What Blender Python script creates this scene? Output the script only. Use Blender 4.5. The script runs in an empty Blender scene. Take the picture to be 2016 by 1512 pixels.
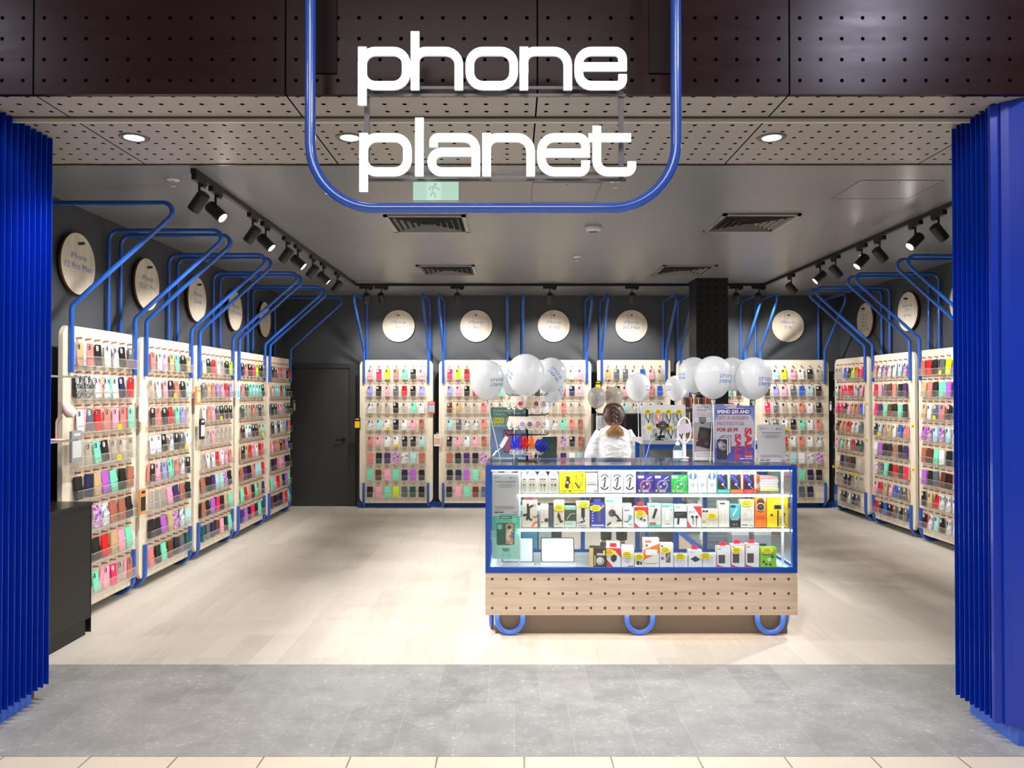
import bpy, math, random
from math import sin, cos, pi, atan, atan2, radians, sqrt, hypot
from mathutils import Vector, Matrix
random.seed(11)
SC = bpy.context.scene
COL = SC.collection

# ------------------------------------------------------------------ camera, world, exposure
F, CX, CY, EYE = 1530.0, 1008.0, 756.0, 1.65      # focal length in pixels of the 2016 px frame
PITCH = atan(19 / F)
cd = bpy.data.cameras.new('camera'); cam = bpy.data.objects.new('camera', cd); COL.objects.link(cam)
cd.sensor_width = 36; cd.lens = F / 2016 * 36; cd.clip_start = 0.05; cd.clip_end = 100
cam.location = (0, 0, EYE); cam.rotation_euler = (pi / 2 + PITCH, 0, 0)
SC.camera = cam
SC.view_settings.view_transform = 'Standard'; SC.view_settings.look = 'None'
SC.view_settings.exposure = 0.85; SC.view_settings.gamma = 1.0
SC.cycles.use_denoising = True
SC.cycles.transparent_max_bounces = 24
SC.cycles.max_bounces = 8; SC.cycles.diffuse_bounces = 4
SC.cycles.sample_clamp_indirect = 4.0
W = bpy.data.worlds.new('mall_air'); SC.world = W; W.use_nodes = True
W.node_tree.nodes['Background'].inputs[0].default_value = (1.0, 0.93, 0.92, 1)
W.node_tree.nodes['Background'].inputs[1].default_value = 0.09

def area(name, loc, size, power, col, rot=(0, 0, 0), sy=None):
    l = bpy.data.lights.new(name, 'AREA'); l.energy = power; l.color = col; l.size = size
    if sy: l.shape = 'RECTANGLE'; l.size_y = sy
    o = bpy.data.objects.new(name, l); COL.objects.link(o); o.location = loc; o.rotation_euler = rot
    return o
# lamps in the mall's own high ceiling, in front of the shop
area('mall_lamp', (3.3, -0.1, 5.05), 0.42, 60, (0.80, 0.78, 1.0), (radians(62), 0, radians(24)))
area('mall_lamp', (-5.0, 0.0, 5.0), 0.42, 16, (0.86, 0.84, 1.0), (radians(62), 0, radians(-34)))
area('mall_lamp', (-0.5, -1.6, 4.6), 3.0, 115, (1.0, 0.96, 0.92), (radians(22), 0, 0))

def ray(px, py):
    dx = (px - CX) / F; du = (CY - py) / F
    return Vector((dx, cos(PITCH) - du * sin(PITCH), sin(PITCH) + du * cos(PITCH)))
def P(px, py, Y):
    d = ray(px, py); t = Y / d.y
    return Vector((d.x * t, Y, EYE + d.z * t))
def Zp(px, py, z):
    d = ray(px, py); t = (z - EYE) / d.z
    return Vector((d.x * t, d.y * t, z))

# ------------------------------------------------------------------ materials
def lin(c):
    c = c / 255.0
    return c / 12.92 if c <= 0.04045 else ((c + 0.055) / 1.055) ** 2.4
def L3(rgb): return (lin(rgb[0]), lin(rgb[1]), lin(rgb[2]), 1)
_m = {}
def mat(rgb, rough=0.5, metal=0.0, spec=0.5, coat=0.0, emit=None, es=1.0, name=None):
    key = (tuple(rgb), rough, metal, spec, coat, tuple(emit) if emit else None, es)
    if key in _m: return _m[key]
    m = bpy.data.materials.new(name or 'paint_%d_%d_%d' % tuple(rgb)); m.use_nodes = True
    b = m.node_tree.nodes['Principled BSDF']
    b.inputs['Base Color'].default_value = L3(rgb); b.inputs['Roughness'].default_value = rough
    b.inputs['Metallic'].default_value = metal; b.inputs['Specular IOR Level'].default_value = spec
    b.inputs['Coat Weight'].default_value = coat
    if emit:
        b.inputs['Emission Color'].default_value = L3(emit); b.inputs['Emission Strength'].default_value = es
    _m[key] = m
    return m
class NT:
    def __init__(s, name):
        s.m = bpy.data.materials.new(name); s.m.use_nodes = True; s.t = s.m.node_tree
        s.b = s.t.nodes['Principled BSDF']; s.out = s.t.nodes['Material Output']
    def n(s, typ, **kw):
        nd = s.t.nodes.new(typ)
        for k, v in kw.items():
            if k == 'ins':
                for kk, vv in v.items():
                    if hasattr(vv, 'is_linked') or isinstance(vv, bpy.types.NodeSocket): s.t.links.new(vv, nd.inputs[kk])
                    else: nd.inputs[kk].default_value = vv
            else: setattr(nd, k, v)
        return nd
    def link(s, a, b): s.t.links.new(a, b)
    def math(s, op, a, b=0.0):
        return s.n('ShaderNodeMath', operation=op, ins={0: a, 1: b}).outputs[0]
    def mix(s, f, a, b):
        nd = s.n('ShaderNodeMix', data_type='RGBA')
        for i, v in ((0, f), (6, a), (7, b)):
            if isinstance(v, bpy.types.NodeSocket): s.link(v, nd.inputs[i])
            else: nd.inputs[i].default_value = v
        return nd.outputs[2]
    def pos(s, coord='Object'): return s.n('ShaderNodeTexCoord').outputs[coord]
    def noise(s, vec, scale, detail=3, rough=0.5, mapscale=None):
        if mapscale: vec = s.n('ShaderNodeMapping', ins={'Vector': vec, 'Scale': mapscale}).outputs[0]
        return s.n('ShaderNodeTexNoise', ins={'Vector': vec, 'Scale': scale, 'Detail': detail, 'Roughness': rough}).outputs[0]
    def ramp(s, f, stops):
        r = s.n('ShaderNodeValToRGB'); s.link(f, r.inputs[0]); cr = r.color_ramp
        while len(cr.elements) < len(stops): cr.elements.new(0.5)
        for e, (p, c) in zip(cr.elements, stops): e.position = p; e.color = c
        return r.outputs[0]
    def bump(s, h, strength=0.2, dist=0.01):
        b = s.n('ShaderNodeBump', ins={'Height': h, 'Strength': strength, 'Distance': dist})
        s.link(b.outputs[0], s.b.inputs['Normal'])

def wood_mat(name, c1, c2, mapscale, rough=0.45):
    t = NT(name); p = t.pos()
    f = t.noise(p, 3.0, 5, 0.6, mapscale)
    t.link(t.ramp(f, [(0.3, L3(c1)), (0.7, L3(c2))]), t.b.inputs['Base Color'])
    t.b.inputs['Roughness'].default_value = rough
    return t.m
M_BOARD = wood_mat('pale_ply', (222, 206, 182), (242, 230, 210), (9, 9, 0.8))
M_COUNTERWOOD = wood_mat('pale_laminate', (196, 173, 148), (222, 201, 175), (0.7, 6, 14))
M_PEG = mat((168, 116, 92), 0.5)
M_TUBE = mat((34, 88, 178), 0.28, coat=0.4, name='blue_tube_paint')
M_FRAME = mat((34, 86, 176), 0.4, name='blue_frame_paint')
M_BLACK = mat((14, 14, 15), 0.45); M_DARK = mat((38, 36, 36), 0.5)
M_WHITE = mat((238, 238, 238), 0.45); M_STEEL = mat((190, 190, 190), 0.25, metal=1.0)

def wall_mat():
    t = NT('charcoal_wall'); t.b.inputs['Base Color'].default_value = L3((70, 72, 76)); t.b.inputs['Roughness'].default_value = 0.55
    t.bump(t.noise(t.pos(), 60, 2), 0.05); return t.m
def ceil_mat():
    t = NT('grey_ceiling'); p = t.pos()
    t.link(t.ramp(t.noise(p, 0.9, 2), [(0.3, L3((130, 131, 132))), (0.7, L3((141, 142, 142)))]), t.b.inputs['Base Color'])
    t.b.inputs['Roughness'].default_value = 0.33; t.b.inputs['Specular IOR Level'].default_value = 0.6
    return t.m
def perf_mat(name, c1, c2, ax, off, pitch=0.0975, rad=0.0088, seam=1.17, seamoff=0.118, rough=0.42, spec=0.5):
    """sheet with a square grid of punched holes, plus joints between sheets"""
    t = NT(name); p = t.pos(); sp = t.n('ShaderNodeSeparateXYZ'); t.link(p, sp.inputs[0])
    def cell(o, of):
        a = t.math('DIVIDE', t.math('ADD', o, of), pitch)
        a = t.math('SUBTRACT', a, t.math('FLOOR', a)); a = t.math('SUBTRACT', a, 0.5)
        return t.math('MULTIPLY', a, pitch)
    u = cell(sp.outputs[ax[0]], off[0]); v = cell(sp.outputs[ax[1]], off[1])
    d = t.math('SQRT', t.math('ADD', t.math('MULTIPLY', u, u), t.math('MULTIPLY', v, v)))
    hole = t.math('LESS_THAN', d, rad)
    if seam:
        s_ = t.math('DIVIDE', t.math('SUBTRACT', sp.outputs[0], seamoff - seam * 20), seam)
        s_ = t.math('MULTIPLY', t.math('SUBTRACT', s_, t.math('FLOOR', s_)), seam)
        s1 = t.math('LESS_THAN', s_, 0.004); s2 = t.math('GREATER_THAN', s_, seam - 0.004)
        hole = t.math('MAXIMUM', hole, t.math('MAXIMUM', s1, s2))
    n = t.noise(p, 4, 4, 0.6, (0.6, 2, 3))
    base = t.mix(n, L3(c1), L3(c2))
    t.link(t.mix(hole, base, (0.002, 0.002, 0.002, 1)), t.b.inputs['Base Color'])
    t.link(t.math('SUBTRACT', spec, t.math('MULTIPLY', hole, spec)), t.b.inputs['Specular IOR Level'])
    t.link(t.math('ADD', rough, t.math('MULTIPLY', n, 0.15)), t.b.inputs['Roughness'])
    t.bump(t.math('SUBTRACT', 1.0, hole), 0.6, 0.004)
    return t.m
def plank_mat():
    t = NT('pale_oak_planks'); p = t.pos()
    q = t.n('ShaderNodeMapping', ins={'Vector': p, 'Rotation': (0, 0, pi / 2)}).outputs[0]
    br = t.n('ShaderNodeTexBrick', ins={'Vector': q, 'Color1': L3((214, 206, 194)), 'Color2': L3((196, 187, 174)), 'Mortar': L3((190, 180, 166)),
             'Scale': 1.0, 'Mortar Size': 0.0012, 'Mortar Smooth': 0.1, 'Bias': 0.0, 'Brick Width': 1.22, 'Row Height': 0.18})
    br.offset = 0.37; br.squash = 1.0
    g = t.noise(p, 3.2, 6, 0.6, (9, 0.9, 1)); g2 = t.noise(p, 1.2, 3, 0.5, (3.0, 0.5, 1))
    c = t.mix(t.math('MULTIPLY', t.ramp(g, [(0.35, (0, 0, 0, 1)), (0.75, (1, 1, 1, 1))]), 0.55), br.outputs[0], L3((222, 214, 203)))
    c = t.mix(t.math('MULTIPLY', t.ramp(g2, [(0.4, (0, 0, 0, 1)), (0.7, (1, 1, 1, 1))]), 0.35), c, L3((206, 196, 181)))
    t.link(c, t.b.inputs['Base Color']); t.b.inputs['Roughness'].default_value = 0.42
    return t.m
def tile_mat(name, c1, c2, fleck, w, h, offx, offy, mortar, msize, offset=0.5, rough=0.5, fl=0.5):
    t = NT(name); p = t.pos()
    q = t.n('ShaderNodeMapping', ins={'Vector': p, 'Location': (offx, offy, 0)}).outputs[0]
    br = t.n('ShaderNodeTexBrick', ins={'Vector': q, 'Color1': L3(c1), 'Color2': L3(c2), 'Mortar': L3(mortar),
             'Scale': 1.0, 'Mortar Size': msize, 'Mortar Smooth': 0.1, 'Bias': 0.0, 'Brick Width': w, 'Row Height': h})
    br.offset = offset
    n1 = t.noise(p, 5, 6, 0.7); n2 = t.noise(p, 38, 5, 0.75)
    n0 = t.noise(p, 1.7, 5, 0.7)
    dk = tuple(int(v*(1-0.16*fl)) for v in c1)
    c0 = t.mix(t.math('MULTIPLY', t.ramp(n0, [(0.36, (0, 0, 0, 1)), (0.68, (1, 1, 1, 1))]), fl*0.5), br.outputs[0], L3(dk))
    c = t.mix(t.math('MULTIPLY', t.ramp(n1, [(0.42, (0, 0, 0, 1)), (0.66, (1, 1, 1, 1))]), fl*0.7), c0, L3(fleck[0]))
    k = t.math('MULTIPLY', t.ramp(n2, [(0.56, (0, 0, 0, 1)), (0.66, (1, 1, 1, 1))]), t.ramp(n1, [(0.4, (0, 0, 0, 1)), (0.62, (1, 1, 1, 1))]))
    c = t.mix(t.math('MULTIPLY', k, fl * 1.1), c, L3(fleck[1]))
    t.link(c, t.b.inputs['Base Color']); t.b.inputs['Roughness'].default_value = rough
    t.bump(n2, 0.15 * fl, 0.004)
    return t.m
def acrylic(name, tint=(1, 1, 1), body=0.07, gloss=0.09, rough=0.06, bodycol=(235, 232, 225), fk=0.7):
    t = NT(name); tr = t.n('ShaderNodeBsdfTransparent'); tr.inputs[0].default_value = (*tint, 1)
    gl = t.n('ShaderNodeBsdfGlossy'); gl.inputs['Roughness'].default_value = rough
    df = t.n('ShaderNodeBsdfDiffuse'); df.inputs[0].default_value = L3(bodycol)
    fr = t.n('ShaderNodeFresnel'); fr.inputs[0].default_value = 1.35
    m1 = t.n('ShaderNodeMixShader'); m1.inputs[0].default_value = body; t.link(tr.outputs[0], m1.inputs[1]); t.link(df.outputs[0], m1.inputs[2])
    m2 = t.n('ShaderNodeMixShader'); t.link(t.math('ADD', t.math('MULTIPLY', fr.outputs[0], fk), gloss * 0.3), m2.inputs[0])
    t.link(m1.outputs[0], m2.inputs[1]); t.link(gl.outputs[0], m2.inputs[2]); t.link(m2.outputs[0], t.out.inputs[0])
    return t.m
M_ACR = acrylic('clear_tray_plastic', body=0.03, gloss=0.01, fk=0.22, bodycol=(250, 246, 238))
M_ACREDGE = acrylic('tray_plastic_edge', body=0.55, bodycol=(246, 240, 228))
M_GLASS = acrylic('clear_glass', (0.97, 0.99, 0.98), body=0.015, gloss=0.03, fk=0.45)
M_SHELFGLASS = acrylic('shelf_glass', (0.93, 0.98, 0.96), body=0.05, fk=0.5)

# ------------------------------------------------------------------ mesh builder
class MB:
    def __init__(s): s.v = []; s.f = []; s.mi = []; s.sm = []
    def add(s, vs, fs, m=0, smooth=False, T=None):
        o = len(s.v)
        for p in vs:
            p = Vector(p); s.v.append(T @ p if T else p)
        for f in fs: s.f.append([i + o for i in f]); s.mi.append(m); s.sm.append(smooth)
        return s
    def box(s, x0, x1, y0, y1, z0, z1, m=0, T=None):
        return s.add([(x0,y0,z0),(x1,y0,z0),(x1,y1,z0),(x0,y1,z0),(x0,y0,z1),(x1,y0,z1),(x1,y1,z1),(x0,y1,z1)],
              [(0,3,2,1),(4,5,6,7),(0,1,5,4),(1,2,6,5),(2,3,7,6),(3,0,4,7)], m, False, T)
    def prism(s, pts, y0, y1, m=0, T=None, smooth=False, bev=0.0):
        """outline pts (x,z) counter-clockwise seen from -y, thickness y0..y1 (y0 is the front)"""
        n = len(pts)
        if bev:
            cx = sum(p[0] for p in pts) / n; cz = sum(p[1] for p in pts) / n
            w = max(p[0] for p in pts) - min(p[0] for p in pts); h = max(p[1] for p in pts) - min(p[1] for p in pts)
            fx = 1 - 2 * bev / w; fz = 1 - 2 * bev / h
            ins = [(cx + (x - cx) * fx, cz + (z - cz) * fz) for x, z in pts]
            rings = [(ins, y0), (pts, y0 + bev), (pts, y1 - bev), (ins, y1)]
        else: rings = [(pts, y0), (pts, y1)]
        vs = [(x, y, z) for pl, y in rings for x, z in pl]; fs = []
        for r in range(len(rings) - 1):
            for i in range(n):
                j = (i + 1) % n; fs.append((r*n + i, (r+1)*n + i, (r+1)*n + j, r*n + j))
        s.add(vs, fs, m, smooth, T)
        s.add(vs, [tuple(range(n)), tuple(reversed(range((len(rings)-1)*n, len(rings)*n)))], m, False, T)
        return s
    def rrect(s, cx, cz, w, h, r, y0, y1, m=0, T=None, n=4, bev=0.0):
        return s.prism(rr(cx, cz, w, h, r, n), y0, y1, m, T, False, bev)
    def disc(s, cx, cz, r, y0, y1, m=0, T=None, n=24):
        return s.prism([(cx + r*cos(2*pi*i/n), cz + r*sin(2*pi*i/n)) for i in range(n)], y0, y1, m, T)
    def ring(s, cx, cz, r0, r1, y, m=0, a0=0.0, a1=2*pi, n=20, T=None):
        vs = []; fs = []
        for i in range(n + 1):
            a = a0 + (a1 - a0) * i / n
            vs += [(cx + r0*cos(a), y, cz + r0*sin(a)), (cx + r1*cos(a), y, cz + r1*sin(a))]
            if i: fs.append((2*i-2, 2*i-1, 2*i+1, 2*i))
        return s.add(vs, fs, m, False, T)
    def flat(s, pts, y, m=0, T=None): return s.add([(x, y, z) for x, z in pts], [tuple(range(len(pts)))], m, False, T)
    def ribbon(s, pts, w, y, m=0, T=None):
        for (a, b) in zip(pts[:-1], pts[1:]):
            dx, dz = b[0]-a[0], b[1]-a[1]; l = hypot(dx, dz) or 1; nx, nz = -dz/l*w/2, dx/l*w/2; ex, ez = dx/l*w*0.3, dz/l*w*0.3
            s.flat([(a[0]-nx-ex, a[1]-nz-ez), (b[0]-nx+ex, b[1]-nz+ez), (b[0]+nx+ex, b[1]+nz+ez), (a[0]+nx-ex, a[1]+nz-ez)], y, m, T)
        return s
    def sweep(s, path, r, n=10, m=0, T=None, closed=False, caps=True, prof=None):
        path = [Vector(p) for p in path]; k = len(path)
        tan = []
        for i in range(k):
            a = path[(i-1) % k] if (closed or i) else path[i]; b = path[(i+1) % k] if (closed or i < k-1) else path[i]
            tan.append((b - a).normalized())
        ref = Vector((0, 0, 1)) if abs(tan[0].z) < 0.9 else Vector((0, 1, 0))
        u = (ref - tan[0] * ref.dot(tan[0])).normalized(); vs = []; fs = []
        for i in range(k):
            u = (u - tan[i] * u.dot(tan[i])).normalized(); w = tan[i].cross(u)
            rr_ = r[i] if isinstance(r, (list, tuple)) else r
            for j in range(n):
                a = 2*pi*j/n
                vs.append(path[i] + (u * cos(a) + w * sin(a)) * rr_)
        for i in range(k if closed else k - 1):
            for j in range(n):
                a = i*n + j; b = i*n + (j+1) % n; c = ((i+1) % k)*n + (j+1) % n; d = ((i+1) % k)*n + j
                fs.append((a, b, c, d))
        s.add(vs, fs, m, n > 4, T)
        if caps and not closed: s.add(vs, [tuple(reversed(range(n))), tuple(range((k-1)*n, k*n))], m, False, T)
        return s
    def cyl(s, a, b, r, n=12, m=0, T=None, r2=None):
        return s.sweep([a, b], [r, r if r2 is None else r2], n, m, T)
    def lathe(s, prof, n=24, m=0, T=None, smooth=True, c=(0, 0), caps=False):
        """prof: (radius, z) bottom to top about the z axis"""
        vs = [(c[0] + r*cos(2*pi*j/n), c[1] + r*sin(2*pi*j/n), z) for r, z in prof for j in range(n)]; fs = []
        for i in range(len(prof)-1):
            for j in range(n): fs.append((i*n+j, i*n+(j+1) % n, (i+1)*n+(j+1) % n, (i+1)*n+j))
        s.add(vs, fs, m, smooth, T)
        if caps and prof[0][0] > 1e-6: s.add(vs[:n], [tuple(reversed(range(n)))], m, False, T)
        if caps and prof[-1][0] > 1e-6: s.add(vs[-n:], [tuple(range(n))], m, False, T)
        return s
    def text(s, txt, x, z, h, y, m=0, T=None, sx=1.0, align='l', rot=0.0, bold=0.0):
        vs, fs, w = glyphs(txt, bold)
        o = {'l': 0, 'c': -w*sx*h/2, 'r': -w*sx*h}[align]; ca, sa = cos(rot), sin(rot)
        q = []
        for a, b in vs:
            a = a*sx*h + o; b = b*h; q.append((x + a*ca - b*sa, y, z + a*sa + b*ca))
        return s.add(q, fs, m, False, T)
    def mesh(s, name, mats):
        me = bpy.data.meshes.new(name); me.from_pydata([tuple(p) for p in s.v], [], s.f)
        if not isinstance(mats, (list, tuple)): mats = [mats]
        for q in mats: me.materials.append(q)
        if len(mats) > 1: me.polygons.foreach_set('material_index', s.mi)
        me.polygons.foreach_set('use_smooth', s.sm); me.update()
        return me
    def build(s, name, mats, parent=None, loc=None, rot=None):
        o = bpy.data.objects.new(name, s.mesh(name, mats)); COL.objects.link(o)
        if parent: o.parent = parent
        if loc is not None: o.location = loc
        if rot is not None: o.rotation_euler = rot
        return o
def rr(cx, cz, w, h, r, n=4):
    r = min(r, w/2 - 1e-5, h/2 - 1e-5); out = []
    for (sx, sz, a0) in ((1, -1, -pi/2), (1, 1, 0), (-1, 1, pi/2), (-1, -1, pi)):
        for i in range(n + 1):
            a = a0 + pi/2*i/n; out.append((cx + sx*(w/2-r) + r*cos(a), cz + sz*(h/2-r) + r*sin(a)))
    return out
_g = {}
def glyphs(txt, bold=0.0):
    if (txt, bold) in _g: return _g[(txt, bold)]
    c = bpy.data.curves.new('t', 'FONT'); c.body = txt; c.size = 1.0; c.resolution_u = 2; c.offset = bold
    o = bpy.data.objects.new('t', c); me = o.to_mesh()
    vs = [(v.co.x, v.co.y) for v in me.vertices]; fs = [tuple(p.vertices) for p in me.polygons]
    xs = [v[0] for v in vs] or [0]; x0 = min(xs)
    vs = [((a - x0) / 0.7, b / 0.7) for a, b in vs]         # 1 unit = cap height
    r = (vs, fs, (max(xs) - x0) / 0.7)
    o.to_mesh_clear(); bpy.data.objects.remove(o); bpy.data.curves.remove(c); _g[(txt, bold)] = r
    return r
def fillet(pts, r, n=6, closed=False):
    pts = [Vector(p) for p in pts]; k = len(pts); out = []
    for i in range(k):
        if not closed and i in (0, k-1): out.append(pts[i]); continue
        a, b, c = pts[(i-1) % k], pts[i], pts[(i+1) % k]
        ri = r[i] if isinstance(r, (list, tuple)) else r
        d1 = (a-b).normalized(); d2 = (c-b).normalized(); ang = d1.angle(d2)
        if ri < 1e-6 or ang > pi - 1e-3: out.append(b); continue
        t = min(ri / math.tan(ang/2), (a-b).length*0.499, (c-b).length*0.499); rr_ = t*math.tan(ang/2)
        cen = b + (d1+d2).normalized() * (rr_ / sin(ang/2)); p1 = b + d1*t; p2 = b + d2*t
        v1 = p1-cen; v2 = p2-cen; al = v1.angle(v2)
        for j in range(n+1):
            q = j/n; out.append(cen + (v1*sin((1-q)*al) + v2*sin(q*al)) / sin(al))
    return out
def tag(o, label=None, cat=None, group=None, kind=None):
    if label: o['label'] = label
    if cat: o['category'] = cat
    if group: o['group'] = group
    if kind: o['kind'] = kind
    return o
def thing(name, label, cat, loc=(0, 0, 0), rotz=0.0, group=None):
    o = bpy.data.objects.new(name, None); COL.objects.link(o); o.empty_display_size = 0.1
    o.location = loc; o.rotation_euler = (0, 0, rotz)
    return tag(o, label, cat, group)
def struct(name, mb, m, label=None): return tag(mb.build(name, m), label, None, None, 'structure')
def copy_tree(o, parent=None):
    c = o.copy(); COL.objects.link(c)
    if parent: c.parent = parent
    for ch in KIDS.get(o.name, []): copy_tree(ch, c)
    return c
KIDS = {}
def reg(root):
    """remember the children of a prototype, two levels deep"""
    for o in list(root.children): KIDS.setdefault(root.name, []).append(o); reg(o)
# ------------------------------------------------------------------ the room
BACK, LEFT, RIGHT, CEIL, SOFF = 11.45, -3.37, 4.84, 3.10, 3.04
FY = 3.62
M_WALL = wall_mat()
struct('floor', MB().box(LEFT-0.1, RIGHT+0.1, 4.757, BACK+0.1, -0.1, 0), plank_mat(), 'pale oak plank floor of the shop')
struct('floor_threshold', MB().box(-5, 6, 3.557, 4.757, -0.1, 0),
       tile_mat('grey_stone_tiles', (140, 140, 138), (158, 157, 154), ((172, 171, 168), (214, 213, 210)), 0.283, 0.6, 0.13, -3.557+0.6*6, (170, 169, 166), 0.0022, 0.5, 0.45, 0.85),
       'grey stone tiles across the shop entrance')
struct('floor_mall', MB().box(-6, 7, -3.0, 3.557, -0.1, -0.0005),
       tile_mat('cream_tiles', (214, 201, 182), (222, 209, 190), ((220, 208, 190), (230, 220, 204)), 0.394, 0.394, -0.055, -3.557+0.394*10, (120, 108, 92), 0.004, 0.0, 0.35, 0.3),
       'cream mall floor tiles in front of the threshold')
struct('wall_back', MB().box(LEFT-0.1, RIGHT+0.1, BACK, BACK+0.1, 0, 3.3), M_WALL)
struct('wall_left', MB().box(LEFT-0.1, LEFT, 4.25, BACK, 0, 3.3), M_WALL)
struct('wall_right', MB().box(RIGHT, RIGHT+0.1, 4.05, BACK, 0, 3.3), M_WALL)
struct('wall_front_left', MB().box(LEFT-0.1, -2.60, 4.16, 4.25, 0, 3.3), M_WALL)
struct('wall_front_right', MB().box(2.43, RIGHT+0.1, 3.96, 4.05, 0, 3.3), M_WALL)
struct('ceiling', MB().box(LEFT-0.1, RIGHT+0.1, 4.70, BACK+0.1, CEIL, CEIL+0.1), ceil_mat(), 'grey satin ceiling inside the shop')
M_SOFF = perf_mat('punched_soffit', (160, 154, 149), (176, 169, 163), (0, 1), (-0.118+0.0975*30, -FY+0.05), rad=0.0115, seamoff=0.118, rough=0.3, spec=0.7)
struct('ceiling_soffit', MB().box(-4.2, 4.9, FY, 4.70, SOFF, CEIL+0.1), M_SOFF, 'punched grey soffit over the entrance')
M_FASC = perf_mat('punched_fascia', (34, 15, 15), (40, 19, 20), (0, 2), (-0.118+0.0975*30, -SOFF-0.015), seamoff=0.118, rough=0.2, spec=0.13)
struct('wall_fascia', MB().box(-5, 6, FY-0.03, FY, SOFF, 4.6), M_FASC, 'dark brown punched fascia above the entrance')
struct('trim_1', MB().box(-4.2, 4.9, 4.685, 4.705, SOFF-0.006, SOFF), mat((30, 28, 28), 0.3), 'dark joint strip at the back of the soffit')
struct('trim_2', MB().box(-2.6, 2.4, 3.895, 3.915, SOFF-0.022, SOFF-0.0005).box(-2.6, 2.4, 3.88, 3.93, SOFF-0.006, SOFF-0.0005, 1), [mat((214, 206, 192), 0.3), mat((70, 66, 66), 0.4)], 'pale shutter track across the soffit')
# ceiling access panels: thin shadow joints
def access_panel(x0, x1, y0, y1, lab):
    m = MB(); t = 0.004
    for a in ((x0, x1, y0, y0+t), (x0, x1, y1-t, y1), (x0, x0+t, y0, y1), (x1-t, x1, y0, y1)): m.box(*a, CEIL-0.002, CEIL+0.001)
    m.box(x0+t, x1-t, y0+t, y1-t, CEIL-0.001, CEIL+0.002, 1)
    cx_ = (x0+x1)/2; m.disc(cx_, 0, 0.007, -0.001, 0.001, 0, Matrix.Translation((0, y0+0.05, CEIL-0.0015)) @ Matrix.Rotation(pi/2, 4, 'X'))
    tag(m.build('access_hatch', [mat((60, 58, 56), 0.5), CE]), lab, 'ceiling hatch')
CE = bpy.data.materials['grey_ceiling']
access_panel(0.14, 0.62, 5.32, 5.86, 'flush grey ceiling hatch behind the hanging sign')
access_panel(2.37, 2.94, 5.26, 5.76, 'flush grey ceiling hatch near the right pillar')
access_panel(-2.35, -1.75, 9.95, 10.45, 'flush grey ceiling hatch near the door corner')

# the perforated column
m = MB().box(2.31, 2.71, 9.73, 10.13, 0, CEIL)
t_ = perf_mat('punched_black_column', (22, 18, 19), (30, 25, 26), (0, 2), (0.02, 0.0), seam=0, rough=0.4, spec=0.4)
struct('wall_column', m, t_, 'black punched column near the back wall')
# blue skirting under the back boards
struct('baseboard_back', MB().box(-2.26, RIGHT, BACK-0.10, BACK, 0, 0.075), M_FRAME)
struct('baseboard_left', MB().box(LEFT, LEFT+0.012, 4.25, BACK, 0, 0.07), M_BLACK)
struct('baseboard_right', MB().box(RIGHT-0.012, RIGHT, 4.05, BACK, 0, 0.07), M_BLACK)
# the door in the back wall
M_DOOR = mat((52, 50, 51), 0.5)
d = thing('door_1', None, None, (-2.79, BACK, 0)); d['kind'] = 'structure'; d['label'] = 'plain charcoal door in the back left corner'
leaf = MB().box(-0.47, 0.40, -0.03, -0.001, 0.005, 2.02).build('door_leaf', M_DOOR, d)
MB().box(-0.53, -0.47, -0.05, 0, 0, 2.09).box(0.405, 0.50, -0.05, 0, 0, 2.09).box(-0.47, 0.405, -0.05, 0, 2.025, 2.09).build('door_frame', mat((46, 44, 45), 0.45), d)
h = MB().cyl((0.32, -0.03, 0.97), (0.32, -0.045, 0.97), 0.026, 16).cyl((0.32, -0.045, 0.97), (0.32, -0.085, 0.97), 0.010).cyl((0.33, -0.082, 0.97), (0.21, -0.082, 0.97), 0.009)
h.build('door_handle', mat((8, 8, 8), 0.25), leaf)

# ------------------------------------------------------------------ pleated blue pillars
def pillar(lab, xin, xpl, ys, sgn, near, far, corner):
    r = thing('pleated_pillar', lab, 'pillar', (xpl, (near+far)/2, 0)); o = Vector((xpl, (near+far)/2, 0))
    mb = MB().box(min(0, -sgn*1.2), max(0, -sgn*1.2), near-o.y, far-o.y, 0.0, 0.10); mb.build('plinth', mat((60, 104, 206), 0.35), r)
    xb = xpl + sgn*0.004 - xpl
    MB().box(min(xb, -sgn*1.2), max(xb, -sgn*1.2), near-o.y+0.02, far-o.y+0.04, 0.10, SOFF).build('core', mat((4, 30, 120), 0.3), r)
    for y in ys:
        f = MB(); a = (xin-xpl); d = y-o.y
        f.add([(a, d, 0.085), (0, d+0.004, 0.085), (0, d+0.034, 0.085), (a, d+0.0035, 0.085), (a, d, SOFF-0.002), (0, d+0.004, SOFF-0.002), (0, d+0.034, SOFF-0.002), (a, d+0.0035, SOFF-0.002)],
              [(0,1,2,3), (4,7,6,5), (0,4,5,1), (1,5,6,2), (2,6,7,3), (3,7,4,0)])
        f.build('fin', M_PIL, r)
    for (x0, x1, d0, d1) in corner:
        MB().add([(x0-xpl, d0-o.y, 0.085), (x1-xpl, d1-o.y, 0.085), (x1-xpl, d1-o.y+0.02, 0.085), (x0-xpl, d0-o.y+0.02, 0.085),
                  (x0-xpl, d0-o.y, SOFF-0.002), (x1-xpl, d1-o.y, SOFF-0.002), (x1-xpl, d1-o.y+0.02, SOFF-0.002), (x0-xpl, d0-o.y+0.02, SOFF-0.002)],
                 [(0,1,2,3), (4,7,6,5), (0,4,5,1), (1,5,6,2), (2,6,7,3), (3,7,4,0)]).build('corner_facet', M_PIL, r)
M_PIL = mat((4, 50, 172), 0.26, spec=0.6, name='gloss_blue_pleats')
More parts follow.
